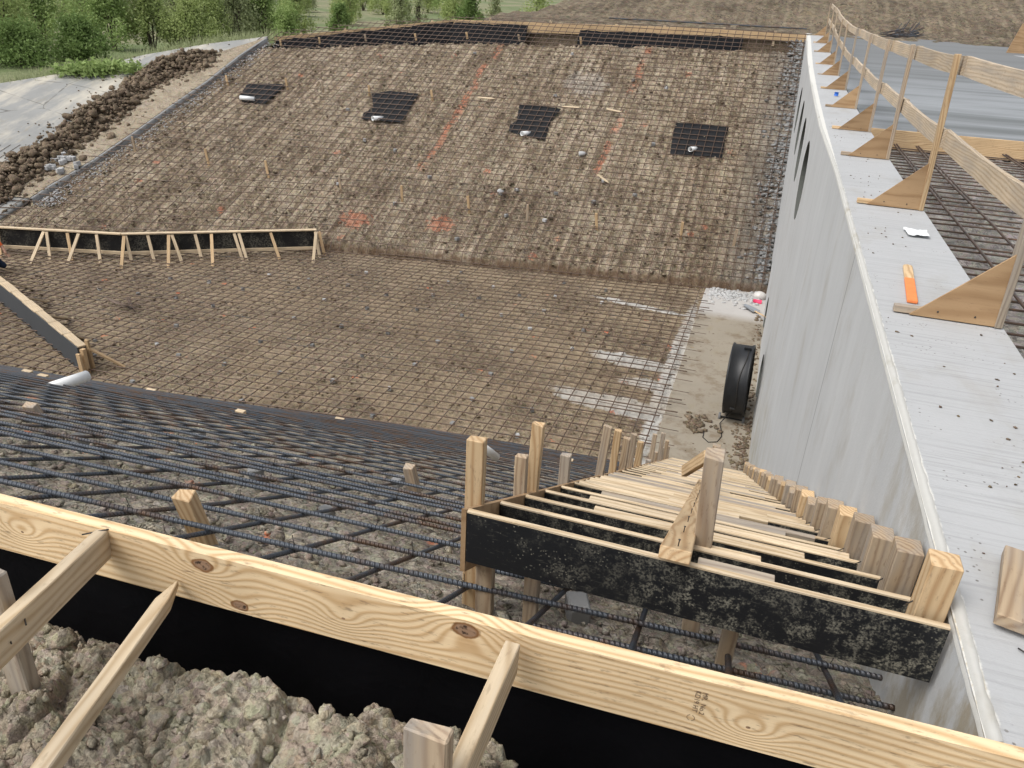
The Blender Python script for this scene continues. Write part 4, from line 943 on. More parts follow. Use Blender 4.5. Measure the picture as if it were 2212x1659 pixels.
for j in range(46):
    L = random.uniform(.8, 1.5); an = random.gauss(0, .5) + math.pi * .06; ti = abs(random.gauss(.10, .16)); c = np.array([c0[0] + random.uniform(-.55, .55), 42 + random.uniform(-.6, .6), float(land(5., 42.)) + .06 + random.uniform(0, .25)])
    d = np.array([math.cos(an) * math.cos(ti), math.sin(an) * math.cos(ti), math.sin(ti)]) * L / 2; 
    if random.random() < .2: d = np.array([.25, .1, .5]) * random.uniform(.8, 1.2)
    tube('bar', [c - d, c + d], .018, M['rebar_mid'], rp, 5)

# ------------------------------------------------------------------ far-slope things: fabric, pipes, stakes
def G2(x, y): return Ffar(x, y) - .07
patches = [
    [(523, 222), (519, 205), (533, 183), (575, 181), (615, 183), (600, 200), (573, 224)],
    [(781, 258), (785, 246), (806, 232), (803, 203), (845, 196), (905, 204), (893, 220), (868, 266), (822, 262)],
    [(1098, 284), (1102, 270), (1116, 262), (1122, 226), (1160, 228), (1212, 236), (1190, 262), (1177, 303), (1125, 292)],
    [(1447, 334), (1452, 300), (1459, 266), (1510, 268), (1574, 276), (1566, 300), (1560, 341), (1500, 336)]]
pn = ['leftmost', 'second from left', 'third from left', 'rightmost']
for i, pl in enumerate(patches):
    P_ = np.array([hit(u, v, G2) for u, v in pl]); c = P_.mean(0); S_ = []; N_ = []
    n = len(P_) * 6; q = []
    for k in range(n):
        a = k / 6; j = int(a); f = a - j; q.append(P_[j] * (1 - f) + P_[(j + 1) % len(P_)] * f)
    q = np.array(q); rings = []
    for t in np.linspace(1, .12, 9): rings.append(c + (q - c) * t)
    V = np.concatenate(rings + [[c]]); V[:, 2] = Ffar(V[:, 0], V[:, 1]) - .03 + .035 * fbm(V[:, 0] * 3.0, V[:, 1] * 3, 3, i); V[:n, 2] -= .03
    Fc = [(r * n + k, r * n + (k + 1) % n, (r + 1) * n + (k + 1) % n, (r + 1) * n + k) for r in range(8) for k in range(n)] + [(8 * n + k, 8 * n + (k + 1) % n, 9 * n) for k in range(n)]
    o = raw('filter_fabric', V, Fc, M['fabric_black'], None, True); tag(o, 'ragged black fabric patch on the far slope, ' + pn[i] + ' of four', 'fabric patch', 'black fabric patches on the far slope')
def pipe(name, a, b_, r, label, group=None, wall=.012):
    a, b_ = Vector(a), Vector(b_); mm, L = frame(a, b_); th = np.linspace(0, 2 * math.pi, 25)[:-1]; rings = []
    for x, rr in ((0, r), (L, r), (L, r - wall), (.02, r - wall)): rings.append(np.stack([np.full(24, x), rr * np.cos(th), rr * np.sin(th)], 1))
    V = np.concatenate(rings); Fc = [(k * 24 + j, k * 24 + (j + 1) % 24, (k + 1) * 24 + (j + 1) % 24, (k + 1) * 24 + j) for k in range(3) for j in range(24)]
    Fc += [tuple(range(24))[::-1], tuple(range(72, 96))]
    me = bpy.data.meshes.new(name); me.from_pydata([tuple(v) for v in V], [], [tuple(f) for f in Fc]); me.update(); me.materials.append(M['pvc'])
    bm = bmesh.new(); bm.from_mesh(me); bmesh.ops.recalc_face_normals(bm, faces=bm.faces[:]); bm.to_mesh(me); bm.free()
    for f in me.polygons: f.use_smooth = len(f.vertices) == 4
    o = bpy.data.objects.new(name, me); o.matrix_basis = mm; link(o); return tag(o, label, 'pipe', group)
for i, (u, v) in enumerate([(528, 218), (812, 263), (1133, 296), (1495, 330)]):
    p = hit(u, v, G2); pipe('drain_pipe', p + np.array([.12 if i else .45, .35 if i else .05, .10]), p + np.array([-.07 if i else -.1, -.12, .13]), .085, 'short white drain pipe poking out of the ' + pn[i] + ' black fabric patch', 'drain pipes on the far slope')
SK = [(293, 325), (451, 352), (580, 378), (738, 415), (869, 432), (1014, 455), (1139, 474), (1290, 493), (1470, 512), (1585, 528),
      (493, 182), (621, 188), (698, 194), (798, 203), (935, 214), (1501, 262), (607, 94), (691, 90), (791, 84), (899, 82), (1010, 79), (1123, 84), (1256, 90)]
for i, (u, v) in enumerate(SK):
    p = hit(u, v, G2); h = .50 if i < 10 else (.34 if i < 15 else .18); lx = random.uniform(-.08, .02)
    row = 'lower row' if i < 10 else ('row beside the fabric patches' if i < 16 else 'top row under the black sheeting')
    k = i if i < 10 else (i - 10 if i < 16 else i - 16)
    ordn = ['first', 'second', 'third', 'fourth', 'fifth', 'sixth', 'seventh', 'eighth', 'ninth', 'tenth'][k]
    o = beam('slope_stake', tuple(p + np.array([0, 0, -.1])), tuple(p + np.array([lx, -.05, h])), .085, .04, M['pine' if i % 3 else 'pine_aged'], None, up=(0, 1, 0))
    tag(o, 'short far slope stake, ' + ordn + ' from left in the ' + row, 'stake', 'stakes in the far slope')
for (a, b_, lb) in [((1032, 210), (1069, 213), 'left of the third fabric patch'), ((1251, 232), (1213, 230), 'touching the corner of the third fabric patch'), ((1310, 235), (1343, 242), 'between the third and fourth fabric patches'), ((1291, 377), (1315, 395), 'low on the slope crossing the orange line')]:
    H = lambda x, y: Ffar(x, y) + .05
    p0, p1 = hit(*a, H), hit(*b_, H); tag(beam('loose_lath', tuple(p0), tuple(p1), .085, .02, M['pine_pale'], None, up=(0, -.4, 1), point=.12), 'pale pointed lath lying on the rebar ' + lb, 'lath')

# spacer blocks: floor and far slope
def spacer(p, r, mt='chunk'):
    a = random.uniform(0, 3); mm = Matrix.Translation(Vector(p)) @ Matrix.Rotation(a, 4, 'Z') @ Matrix.Rotation(random.uniform(-.2, .2), 4, 'X'); bm = bmesh.new(); bmesh.ops.create_cube(bm, size=1)
    for v in bm.verts: v.co = Vector((v.co.x * r * 1.0 * (1 + random.uniform(-.1, .1)), v.co.y * r * .75, v.co.z * r * .75 * (1 + random.uniform(-.1, .1))))
    bmesh.ops.bevel(bm, geom=bm.edges[:], offset=r * .07, segments=1, affect='EDGES'); me = bpy.data.meshes.new('spacer_block'); bm.to_mesh(me); bm.free(); me.materials.append(M[mt])
    o = bpy.data.objects.new('spacer_block', me); o.matrix_basis = mm; link(o); return o
B5 = [(225,115),(110,195),(350,255),(640,255),(1015,205),(735,175),(815,112),(1178,258),(1400,265),(925,275),(1455,178),(1715,225),(1690,303),(230,338),(540,342),(820,383),(1065,380),(1330,355),(70,450),(360,490),(1243,465),(1577,475),(670,545),(1130,605),(1505,590),(200,632),(527,688),(1000,745),(370,838),(885,903),(1257,970),(760,1055),(1165,1130),(265,1005),(15,790)]
B4 = [(1060,150),(1300,175),(860,248),(1095,275),(1510,220),(1675,130),(1920,158),(1855,208),(2163,195),(2017,285),(1325,322),(1830,400),(1097,445),(977,562),(1620,545),(1943,568),(2120,445),(590,535),(1110,630),(1395,685),(1740,740),(2070,790),(595,630),(1505,915),(825,795),(620,218)]
for i, (a, b_) in enumerate([(713 + .3473 * x, 548.6 + .3473 * y) for x, y in B5] + [(.3473 * x, 548.6 + .3473 * y) for x, y in B4]):
    p = hz(a, b_, FLOOR + .06); tag(spacer(p, .10, 'chunk_white' if i % 4 == 0 else 'chunk'), 'small grey concrete spacer block on the channel floor under the rebar grid', 'spacer block', 'spacer blocks on the channel floor')
B2 = [(215,880),(405,943),(405,1275),(50,1155),(1400,605),(1095,1350),(1335,1380),(790,1495),(1405,1210),(1160,1187),(1895,1222),(1637,1265),(2090,553),(1885,507),(900,340),(1505,343),(110,690),(620,1110),(1700,1135),(2010,905)]
for i, (x, y) in enumerate(B2):
    p = hit(713 + .3473 * x, .3473 * y, G2); tag(spacer(p + np.array([0, 0, .05]), .14, 'chunk_white' if i % 3 == 0 else 'chunk'), 'small pale concrete spacer block on the far slope under the rebar grid', 'spacer block', 'spacer blocks on the far slope')
for i, (x, y, sz) in enumerate([(-1.75, 2.72, .08), (-.95, 2.95, .09), (-.37, 2.22, .11), (-2.6, 3.3, .09), (-3.6, 3.0, .09), (-2.1, 4.2, .1), (-3.9, 4.3, .1)]):
    o = spacer((x, y, float(Gnear(x, y)) - .06), sz); tag(o, 'grey concrete spacer block on the near bank clay under the thick bars', 'spacer block', 'spacer blocks on the near bank')
for i, (x, y) in enumerate([(1060, 1210), (1565, 970)]):
    p = hit(713 + .3473 * x, .3473 * y, G2); V, Fc = rock(p + np.array([0, 0, .08]), .17, ICO2); tag(raw('white_lump', V, Fc, M['chunk_white']), 'white concrete lump on the far slope ' + ('near the lower stakes' if i == 0 else 'below the third fabric patch'), 'rubble')

# ------------------------------------------------------------------ low braced forms on the floor
mf = empty('braced_form_wall', (-17.5, 18.8, FLOOR), 'long black form wall on the channel floor propped by pale timber kickers', 'formwork')
MP = [np.array([-13.2, 21.0, 0]), np.array([-17.9, 17.85, 0]), np.array([-25.5, 15.5, 0])]
for i in range(2):
    a, b_ = MP[i], MP[i + 1]
    zt = FLOOR + .80; zb = FLOOR + .22
    beam('face_board', tuple(a + [0, 0, (zt + zb) / 2]), tuple(b_ + [0, 0, (zt + zb) / 2]), .03, zt - zb, M['formply'], mf, bev=0)
    d = (b_ - a) / np.linalg.norm(b_ - a); nrm = np.array([-d[1], d[0], 0]); nrm = nrm if nrm[1] < 0 else -nrm
    beam('top_plate', tuple(a + nrm * .03 + [0, 0, zt + .03]), tuple(b_ + nrm * .03 + [0, 0, zt + .03]), .14, .04, M['pine_pale'], mf)
    beam('waler', tuple(a + nrm * .06 + [0, 0, zb + .03]), tuple(b_ + nrm * .06 + [0, 0, zb + .03]), .05, .09, M['pine_pale'], mf)
def onform(u):
    for i in range(2):
        a, b_ = MP[i], MP[i + 1]; d = ray(u, 520)
        M2 = np.array([[d[0], -(b_ - a)[0]], [d[1], -(b_ - a)[1]]]); t, s = np.linalg.solve(M2, a[:2])
        if -.05 <= s <= 1.05 and (s <= 1 or i == 1): return a + (b_ - a) * s, (b_ - a) / np.linalg.norm(b_ - a)
    return MP[0], (MP[1] - MP[0]) / np.linalg.norm(MP[1] - MP[0])
for j, (ut, ub, lean) in enumerate([(4, 14, .35), (102, 94, .85), (108, 120, .4), (152, 165, .35), (176, 168, .75), (214, 225, .35), (271, 266, .95), (274, 284, .4), (322, 332, .35), (367, 366, .95), (374, 392, .45), (424, 434, .3), (459, 460, .95), (508, 521, .3), (518, 532, .5), (586, 602, .45), (684, 671, 1.0), (682, 688, .35), (690, 699, .1)]):
    p, d = onform(ut); nrm = np.array([-d[1], d[0], 0]); nrm = nrm if nrm[1] < 0 else -nrm
    top = p + nrm * .07 + np.array([0, 0, FLOOR + .78]); bot = hz(ub, 560, FLOOR); q, _ = onform(ub); bot = q + nrm * (.1 + lean * .9); bot[2] = FLOOR + .02
    beam('kicker', tuple(bot), tuple(top), .09, .04, M['pine_pale' if j % 3 else 'pine'], mf, up=(nrm[0], nrm[1], .3))
lf = empty('floor_form_wall', (-15.6, 12.6, FLOOR), 'dark grey form wall with a stepped timber cap angling in from the left edge', 'formwork')
e0, e1 = hz(178, 748, -6.93), hz(-60, 556, -6.93); d = (e1 - e0) / np.linalg.norm(e1 - e0); nrm = np.array([d[1], -d[0], 0]); nrm = nrm if nrm[0] < 0 else -nrm
zt = -6.93
beam('face_board', tuple(e0 + nrm * .10 + [0, 0, -.30]), tuple(e1 + nrm * .10 + [0, 0, -.30]), .02, .58, M['formply_grey'] if 'formply_grey' in M else concrete('grey_form_face', (.065, .07, .076)), lf, bev=0)
for k in range(9):
    s0, s1 = k / 9, (k + .98) / 9; w_ = .17 + (.03 if k % 2 else 0)
    a, b_ = e0 + (e1 - e0) * s0, e0 + (e1 - e0) * s1; beam('cap_plank', tuple(a + [0, 0, .0]), tuple(b_), w_, .03, M['pine_pale'], lf)
up2 = tuple(nrm)
beam('end_post', tuple(e0 + nrm * .02 + d * -.05 + [0, 0, -.70]), tuple(e0 + nrm * .02 + d * -.05 + [0, 0, -.04]), .09, .09, M['pine'], lf, up=(0, 1, 0))
beam('end_post', tuple(e0 - nrm * .12 + d * .0 + [0, 0, -.66]), tuple(e0 - nrm * .10 + d * .0 + [0, 0, .12]), .09, .05, M['pine'], lf, up=(0, 1, 0))
beam('end_post', tuple(e0 + nrm * .13 - d * .12 + [0, 0, -.66]), tuple(e0 + nrm * .13 - d * .06 + [0, 0, -.12]), .10, .05, M['pine'], lf, up=(0, 1, 0))
for (s, u, v) in [(.0, 270, 793), (.12, 178, 732), (.30, 150, 688), (.50, 105, 652), (.72, 70, 625), (.93, 40, 590)]:
    a = e0 + (e1 - e0) * s - nrm * .1 + np.array([0, 0, -.06]); b_ = hz(u, v, FLOOR + .05)
    beam('kicker', tuple(b_), tuple(a), .09, .04, M['pine_pale' if s else 'pine'], lf)
o = empty('stirrup_bundle', tuple(hz(258, 655, FMAT + .05)), 'tangled bundle of bent stirrup bars dropped on the floor grid', 'rebar')
for j in range(9):
    a = hz(228 + j * 2, 642 + j * 1.5, FMAT + .06); b_ = hz(285 + random.uniform(-6, 6), 668 + random.uniform(-4, 4), FMAT + .06); c_ = hz(272 + j, 640 + random.uniform(0, 6), FMAT + .12)
    tube('bar', [a, (a + b_) / 2 + [0, 0, .03], b_, c_], .009, M['rebar'], o, 5)

# ------------------------------------------------------------------ near-bank things
def Gd(x, y): return Gnear(x, y)
for (p, h, wd, dp, mt, lb) in [(hit(425, 1128, Gd), .13, .075, .05, 'pine', 'leaning wedge-topped pine stake among the front bars'), (hit(893, 1048, Gd), .15, .07, .06, 'pine_aged', 'square pine stake in the near bank left of the stair form'), (hy(80, 893, 3.25), .07, .09, .05, 'pine_aged', 'aged stake in the near bank at far left')]:
    o = beam('bank_stake', tuple(p + np.array([.02, .02, -.16])), tuple(p + np.array([-.02, -.02, h])), wd, dp, M[mt], None, up=(0, -1, .2), chip=.012); tag(o, lb, 'stake')
for i, (u, v, lb) in enumerate([(60, 806, 'near the left edge'), (94, 816, 'left of the white pipe'), (327, 845, 'right of the white pipe'), (520, 893, 'in the middle of the bars'), (734, 908, 'nearest the stair stakes'), (1228, 996, 'behind the grey stair stake'), (1120, 1016, 'behind the brown stair stake')]):
    p = hit(u, v, Gd); dd_ = np.linalg.norm(p); o = beam('spacer_wood', tuple(p + np.array([-.006 * dd_, 0, .01])), tuple(p + np.array([.006 * dd_, 0, .01])), .06, .06, M['pine_pale'], None); tag(o, 'small pale wood block on the close bars ' + lb, 'wood block')
p0, p1 = hz(130, 828, -5.3), hz(190, 812, -5.3); k = 1.0
p0 = hit(128, 832, lambda x, y: Gnear(x, y) + .0); p1 = p0 + np.array([.20, .32, .16]) * 1.0
tgt = ray(188, 812); 
# pipe leaves the slope almost level and ends at image-right
t_ = np.linalg.norm(p0) / np.linalg.norm(tgt) * 1.02; p1 = tgt * t_
pipe('drain_pipe', tuple(p0 - (p1 - p0) * .3), tuple(p1), .062, 'thick white drain pipe sticking out of the near bank beside the grey form wall')
q = ray(1038, 962); q = q / np.linalg.norm(q) * 7.5; pipe('drain_pipe', tuple(q + np.array([.05, .35, -.32])), tuple(q), .042, 'round white pipe end just behind the nearest stair stake')

# ------------------------------------------------------------------ drum fan
fc = np.array([.26, 15.15, FLOOR + .86]); RF = .72; WF = .43
fan = empty('drum_fan', (.26, 15.15, FLOOR + .05), 'big black drum fan on small wheels against the headwall', 'fan')
tilt = Matrix.Translation(Vector(fc)) @ Matrix.Rotation(math.radians(-3), 4, 'Y') @ Matrix.Rotation(math.radians(-3), 4, 'Z')
def lathe(name, prof, mt, parent, mm, seg=64, closed=False):
    prof = np.array(prof); th = np.linspace(0, 2 * math.pi, seg, endpoint=False); V = np.stack([np.repeat(prof[:, 0], seg), np.outer(prof[:, 1], np.cos(th)).ravel(), np.outer(prof[:, 1], np.sin(th)).ravel()], 1); n = len(prof)
    rg = range(n) if closed else range(n - 1)
    Fc = [(i * seg + j, i * seg + (j + 1) % seg, ((i + 1) % n) * seg + (j + 1) % seg, ((i + 1) % n) * seg + j) for i in rg for j in range(seg)]
    o = raw(name, V, Fc, mt, parent, True, mtx=mm); return o
h = WF / 2
lathe('drum', [(-h, RF - .02), (-h, RF + .022), (-h + .035, RF + .022), (-h + .05, RF), (h - .05, RF), (h - .035, RF + .022), (h, RF + .022), (h, RF - .02)], M['fan_black'], fan, tilt, closed=True)
S_ = Soup()
for side in (-h + .01, h - .01):
    for r in np.linspace(.08, RF - .04, 9):
        a = np.linspace(0, 2 * math.pi, 40); V, Fc, uv = tube_arrays(np.stack([np.full(40, side), r * np.cos(a), r * np.sin(a)], 1), .004, 4); S_.add(V, Fc)
    for a in np.linspace(0, 2 * math.pi, 13)[:-1]: V, Fc, uv = tube_arrays(np.array([[side, 0, 0], [side, (RF - .01) * math.cos(a), (RF - .01) * math.sin(a)]]), .005, 4); S_.add(V, Fc)
g_ = S_.build('grille', M['cord'], fan); g_.matrix_parent_inverse = WM[fan.name].inverted(); g_.matrix_basis = tilt
for k in range(4):
    a = k * math.pi / 2 + .4; V = []
    for s in np.linspace(.12, .62, 5):
        for w_ in (-.12, .12): V.append((w_ * .5 + .0, s * math.cos(a) - w_ * math.sin(a), s * math.sin(a) + w_ * math.cos(a)))
    bl = raw('blade', V, [(i * 2, i * 2 + 1, i * 2 + 3, i * 2 + 2) for i in range(4)], M['steel'], fan, True, mtx=tilt)
lathe('motor', [(-.14, 0.001), (-.14, .11), (.14, .11), (.14, .001)], M['fan_black'], fan, tilt, 24)
for (dx, dy) in ((-h - .03, -.28), (h + .02, -.28)):
    c = fc + np.array([dx, dy, -RF - .06]); mm = Matrix.Translation(Vector(c)); lathe('wheel', [(-.025, .03), (-.025, .085), (.025, .085), (.025, .03)], M['rubber'], fan, mm, 24, True)
beam('axle', tuple(fc + np.array([-h - .03, -.28, -RF - .06])), tuple(fc + np.array([h + .02, -.28, -RF - .06])), .025, .025, M['fan_black'], fan)
beam('foot_rail', tuple(fc + np.array([-h, .35, -RF - .10])), tuple(fc + np.array([h, .35, -RF - .10])), .05, .09, M['fan_black'], fan)
beam('handle', tuple(fc + np.array([-.02, -.1, RF + .03])), tuple(fc + np.array([.12, -.1, RF + .03])), .06, .05, M['fan_black'], fan)
beam('hand_slot', tuple(fc + np.array([-.08, -.62, -.385])), tuple(fc + np.array([.02, -.62, -.385])), .03, .03, M['dark_inside'], fan)
th = np.linspace(1.5, 4.25, 26); cdp = np.stack([fc[0] + .06 - .10 * (th - 1.5) / 2.7 + .03 * np.sin(th * 4), fc[1] + (RF + .008) * np.cos(th), fc[2] + (RF + .008) * np.sin(th)], 1)
tail = np.array([[.05, 14.55, FLOOR + .08], [.10, 14.3, FLOOR + .06], [.13, 14.05, FLOOR + .06], [.06, 13.78, FLOOR + .06], [-.10, 13.7, FLOOR + .06], [-.22, 13.85, FLOOR + .06], [-.22, 14.2, FLOOR + .06]])
tube('power_cord', np.vstack([cdp, tail]), .011, M['cord'], fan, 6)

# shovel, cup, jug, rubble by the wall
sh = empty('shovel', (.4, 21.8, FLOOR + .06), 'grey shovel with wooden handle leaning at the wall foot', 'shovel')
p0 = hz(1606, 658, FLOOR + .10); p1 = hz(1634, 674, FLOOR + .10); p2 = hz(1664, 690, FLOOR + .35)
n = 8; S, T_ = np.meshgrid(np.linspace(0, 1, n), np.linspace(-1, 1, n), indexing='ij'); d = (p1 - p0); wv = np.array([-d[1], d[0], 0]) / np.linalg.norm(d[:2]) * .13
wid = np.sin(np.clip(S * 1.3 + .25, 0, 1.57)) ** .7
B_ = p0[None, None] + S[..., None] * d + (T_ * wid)[..., None] * wv; B_[..., 2] += .03 * T_ ** 2
ob = grid('blade', B_[..., 0], B_[..., 1], B_[..., 2], M['steel'], sh); md = ob.modifiers.new('t', 'SOLIDIFY'); md.thickness = .008
tube('handle', [p1 - (p1 - p0) * .1, p2], .02, M['pine'], sh, 8)
p = hz(1636, 652, FLOOR + .08); tag(tube('pink_cup', [p + np.array([-.12, 0, 0]), p + np.array([.12, -.02, 0])], .07, M['pink'], None, 14), 'bright pink plastic cup lying by the wall foot', 'cup')
p = hz(1641, 640, FLOOR + .12); jg = raw('plastic_jug', ICO3[0] * np.array([.19, .17, .15]) + p, ICO3[1], M['jug'], None, True); tag(jg, 'cloudy crushed plastic jug behind the pink cup', 'jug')
S_ = Soup()
for i in range(300):
    x = RS.uniform(-.95, .5); y = RS.normal(23.0, .35); V, Fc = rock((x, y, FLOOR + .06), RS.uniform(.03, .09), ICO1, .6); S_.add(V, Fc)
tag(S_.build('white_rubble', M['chunk_white']), 'band of white broken concrete crumbs at the end of the strip', 'rubble', kind='stuff')
S_ = Soup()
for i in range(240):
    y = RS.uniform(12.9, 21.5) if i % 2 else RS.uniform(12.9, 14.8); x = .66 - abs(RS.normal(0, .10 if y > 15 else .16)); V, Fc = rock((x, y, FLOOR + .06), RS.uniform(.02, .07), ICO1, .6); S_.add(V, Fc)
for i in range(70):
    V, Fc = rock((RS.normal(-.38, .17), RS.normal(14.35, .22), FLOOR + .07), RS.uniform(.02, .09), ICO2, .6); S_.add(V, Fc)
for i in range(40):
    V, Fc = rock((RS.uniform(-.95, .5), RS.uniform(13, 21), FLOOR + .055), RS.uniform(.01, .03), ICO1, .6); S_.add(V, Fc)
tag(S_.build('floor_clods', M['soil_windrow']), 'dirt clods strewn on the muddy strip', 'dirt', kind='stuff')
S_ = Soup()
for i in range(900):
    y = RS.uniform(23.7, 36); x = .66 - abs(RS.normal(0, .35)); V, Fc = rock((x, y, float(Ffar(x, y)) - .09), RS.uniform(.03, .11), ICO1, .7); S_.add(V, Fc)
tag(S_.build('wall_edge_rubble', M['chunk']), 'grey rubble on the far slope along the headwall', 'rubble', kind='stuff')

# ------------------------------------------------------------------ dirt ridge, weeds, curb edge on old concrete
cl = [(-20, 425), (60, 368), (130, 322), (200, 268), (250, 232), (300, 192), (350, 160), (400, 140), (440, 128)]
CL = np.array([hit(u, v, Ffar) for u, v in cl]); S_ = Soup()
for i in range(5200):
    s = RS.uniform(0, len(CL) - 1.001); k = int(s); p = CL[k] * (1 - s + k) + CL[k + 1] * (s - k); amp = .9 + .18 * math.sin(s * 2.1 + 1) + (.2 if 1 < s < 2 else 0) - (.2 if s < 1 else 0)
    off = RS.normal(0, .40 * amp + .08, 2); r = RS.choice([.06, .1, .16, .26], p=[.45, .33, .18, .04]) * .72; x, y = p[0] + off[0], p[1] + off[1]; dist = abs(off[0]) + abs(off[1])
    z = float(Ffar(x, y)) + max(0, .62 * amp - dist * .50) * RS.uniform(.1, 1) + r * .3; V, Fc = rock((x, y, z), r, ICO2, .8, .3); S_.add(V, Fc)
for i in range(900):
    s = RS.uniform(0, len(CL) - 1.001); k = int(s); p = CL[k] * (1 - s + k) + CL[k + 1] * (s - k); x, y = p[0] + RS.normal(.5, 1.2), p[1] + RS.normal(-.3, 1.0); V, Fc = rock((x, y, float(Ffar(x, y)) + .02), RS.uniform(.02, .06), ICO1, .7); S_.add(V, Fc)
tag(S_.build('dirt_ridge', M['soil_windrow']), 'ridge of dark brown clods lying on the old concrete slope', 'dirt', kind='stuff')
# tan dirt apron between ridge and new edge
S, T_ = np.meshgrid(np.linspace(0, 1, 200), np.linspace(0, 1, 24), indexing='ij')
si = S * (len(BD) - 1); bx = np.interp(si, range(len(BD)), BD[:, 0]); by = np.interp(si, range(len(BD)), BD[:, 1]); ci = (1 - S) * (len(CL) - 1.0); ax_ = np.interp(ci, range(len(CL)), CL[:, 0]); ay = np.interp(ci, range(len(CL)), CL[:, 1])
X = bx - .12 + (ax_ - bx) * T_ * 1.05; Y = by + (ay - by) * T_ * 1.05; Z = Ffar(X, Y) + .035 + .03 * np.sin(T_ * math.pi) * (.5 + .5 * fbm(X, Y, 4, 3)) - .03 * (T_ > .97)
tag(grid('dirt_film', X, Y, Z, soil('tan_soil', (.20, .16, .11), (.33, .275, .20), (.44, .39, .31), scale=1.2), flip=True), 'thin tan dirt film on the old concrete beside the new edge', 'ground', kind='structure')
S_ = []
n = len(BD); V = []
for i in range(n):
    p = BD[i]; 
    for dx, dz in ((-.10, .0), (-.10, .045), (.0, .045), (.0, -.22)): V.append((p[0] + dx, p[1], p[2] + dz))
V = np.array(V); tag(raw('paving_edge', V, grid_faces(n, 4)[:, ::-1].copy(), M['chunk']), 'sawn grey edge of the old concrete slope', 'kerb', kind='structure')
S_ = Soup()
for i in range(1300):
    s = RS.uniform(0, n - 1.001); k = int(s); p = BD[k] * (1 - s + k) + BD[k + 1] * (s - k); x, y = p[0] + .1 + abs(RS.normal(0, .32)), p[1] + RS.uniform(-.1, .1); V, Fc = rock((x, y, float(Ffar(x, y)) - .10), RS.uniform(.02, .05), ICO1, .6); S_.add(V, Fc)
tag(S_.build('edge_rubble', M['chunk_white']), 'whitish crumbs spilled along the sawn concrete edge', 'rubble', kind='stuff')
for i in range(26):
    u, v = (random.gauss(138, 16), random.gauss(350, 9)) if i % 3 else (random.gauss(125, 12), random.gauss(362, 8))
    p = hit(u, v, Ffar); tag(spacer(p + np.array([0, 0, .08 + random.uniform(0, .1)]), .20, 'chunk_white'), 'pale concrete block in the heap at the foot of the dirt ridge', 'concrete block', 'heaped concrete blocks by the dirt ridge')

# ------------------------------------------------------------------ vegetation
def leaves(pts, size, flat=0.3):
    n = len(pts); a = RS.normal(size=(n, 3)); a /= np.linalg.norm(a, axis=1)[:, None]; b_ = np.cross(a, RS.normal(size=(n, 3))); b_ /= np.linalg.norm(b_, axis=1)[:, None]
    s = size * RS.uniform(.6, 1.3, (n, 1)); V = np.stack([pts - a * s, pts + b_ * s * .45, pts + a * s, pts - b_ * s * .45], 1).reshape(-1, 3); return V, np.arange(n * 4).reshape(n, 4)
def make_crown(kind, h, wd, nl, size):
    cl = []; nc = int(26 + wd * 8)
    for i in range(nc):
        a = RS.uniform(0, 6.28); z = RS.uniform(.12 if kind != 'willow' else .2, 1) ; rr = wd / 2 * math.sqrt(RS.uniform(0, 1)) * (math.sin(min(1, z * 1.15 + .15) * math.pi) ** .5 if z < .86 else .45)
        cl.append((rr * math.cos(a), rr * math.sin(a), z * h, RS.uniform(.12, .30) * wd * (.8 if kind == 'willow' else 1)))
    cl = np.array(cl); k = RS.randint(0, nc, nl); g = RS.normal(0, .42, (nl, 3)); g *= cl[k, 3:4]
    if kind == 'willow': g[:, 2] = g[:, 2] * 1.7
    P_ = cl[k, :3] + g; P_[:, 2] = np.abs(P_[:, 2]); return leaves(P_, size), cl
def make_tree(name, x, y, z, h, wd, kind, mt, nl, label, size=.09, cat='tree', group=None):
    (V, Fc), cl = make_crown(kind, h, wd, nl, size)
    t = empty(name, (x, y, z), label, cat, group); raw('crown', V + np.array([x, y, z]), Fc, M[mt], t)
    S_ = Soup(); 
    for j in range(1 if kind == 'tree' else 4):
        c = cl[RS.randint(len(cl))]; c2 = np.array([x + c[0] * .6, y + c[1] * .6, z + h * .85]); p0 = np.array([x + RS.normal(0, .1), y, z - .3]); mid = (p0 + c2) / 2 + RS.normal(0, .12, 3); P_ = np.array([p0, mid, c2]); V, Fc, _ = tube_arrays(P_, np.array([[.07], [.045], [.015]]) * np.ones((3, 6)) * (h / 4), 5); S_.add(V, Fc)
        for q in range(5): c = cl[RS.randint(len(cl))]; e = np.array([x, y, z]) + c[:3]; V, Fc, _ = tube_arrays(np.array([mid, (mid + e) / 2 + [0, 0, .1], e]), .014 * h / 4 * np.ones((3, 6)), 5); S_.add(V, Fc)
    S_.build('trunk', M['bark'], t); return t
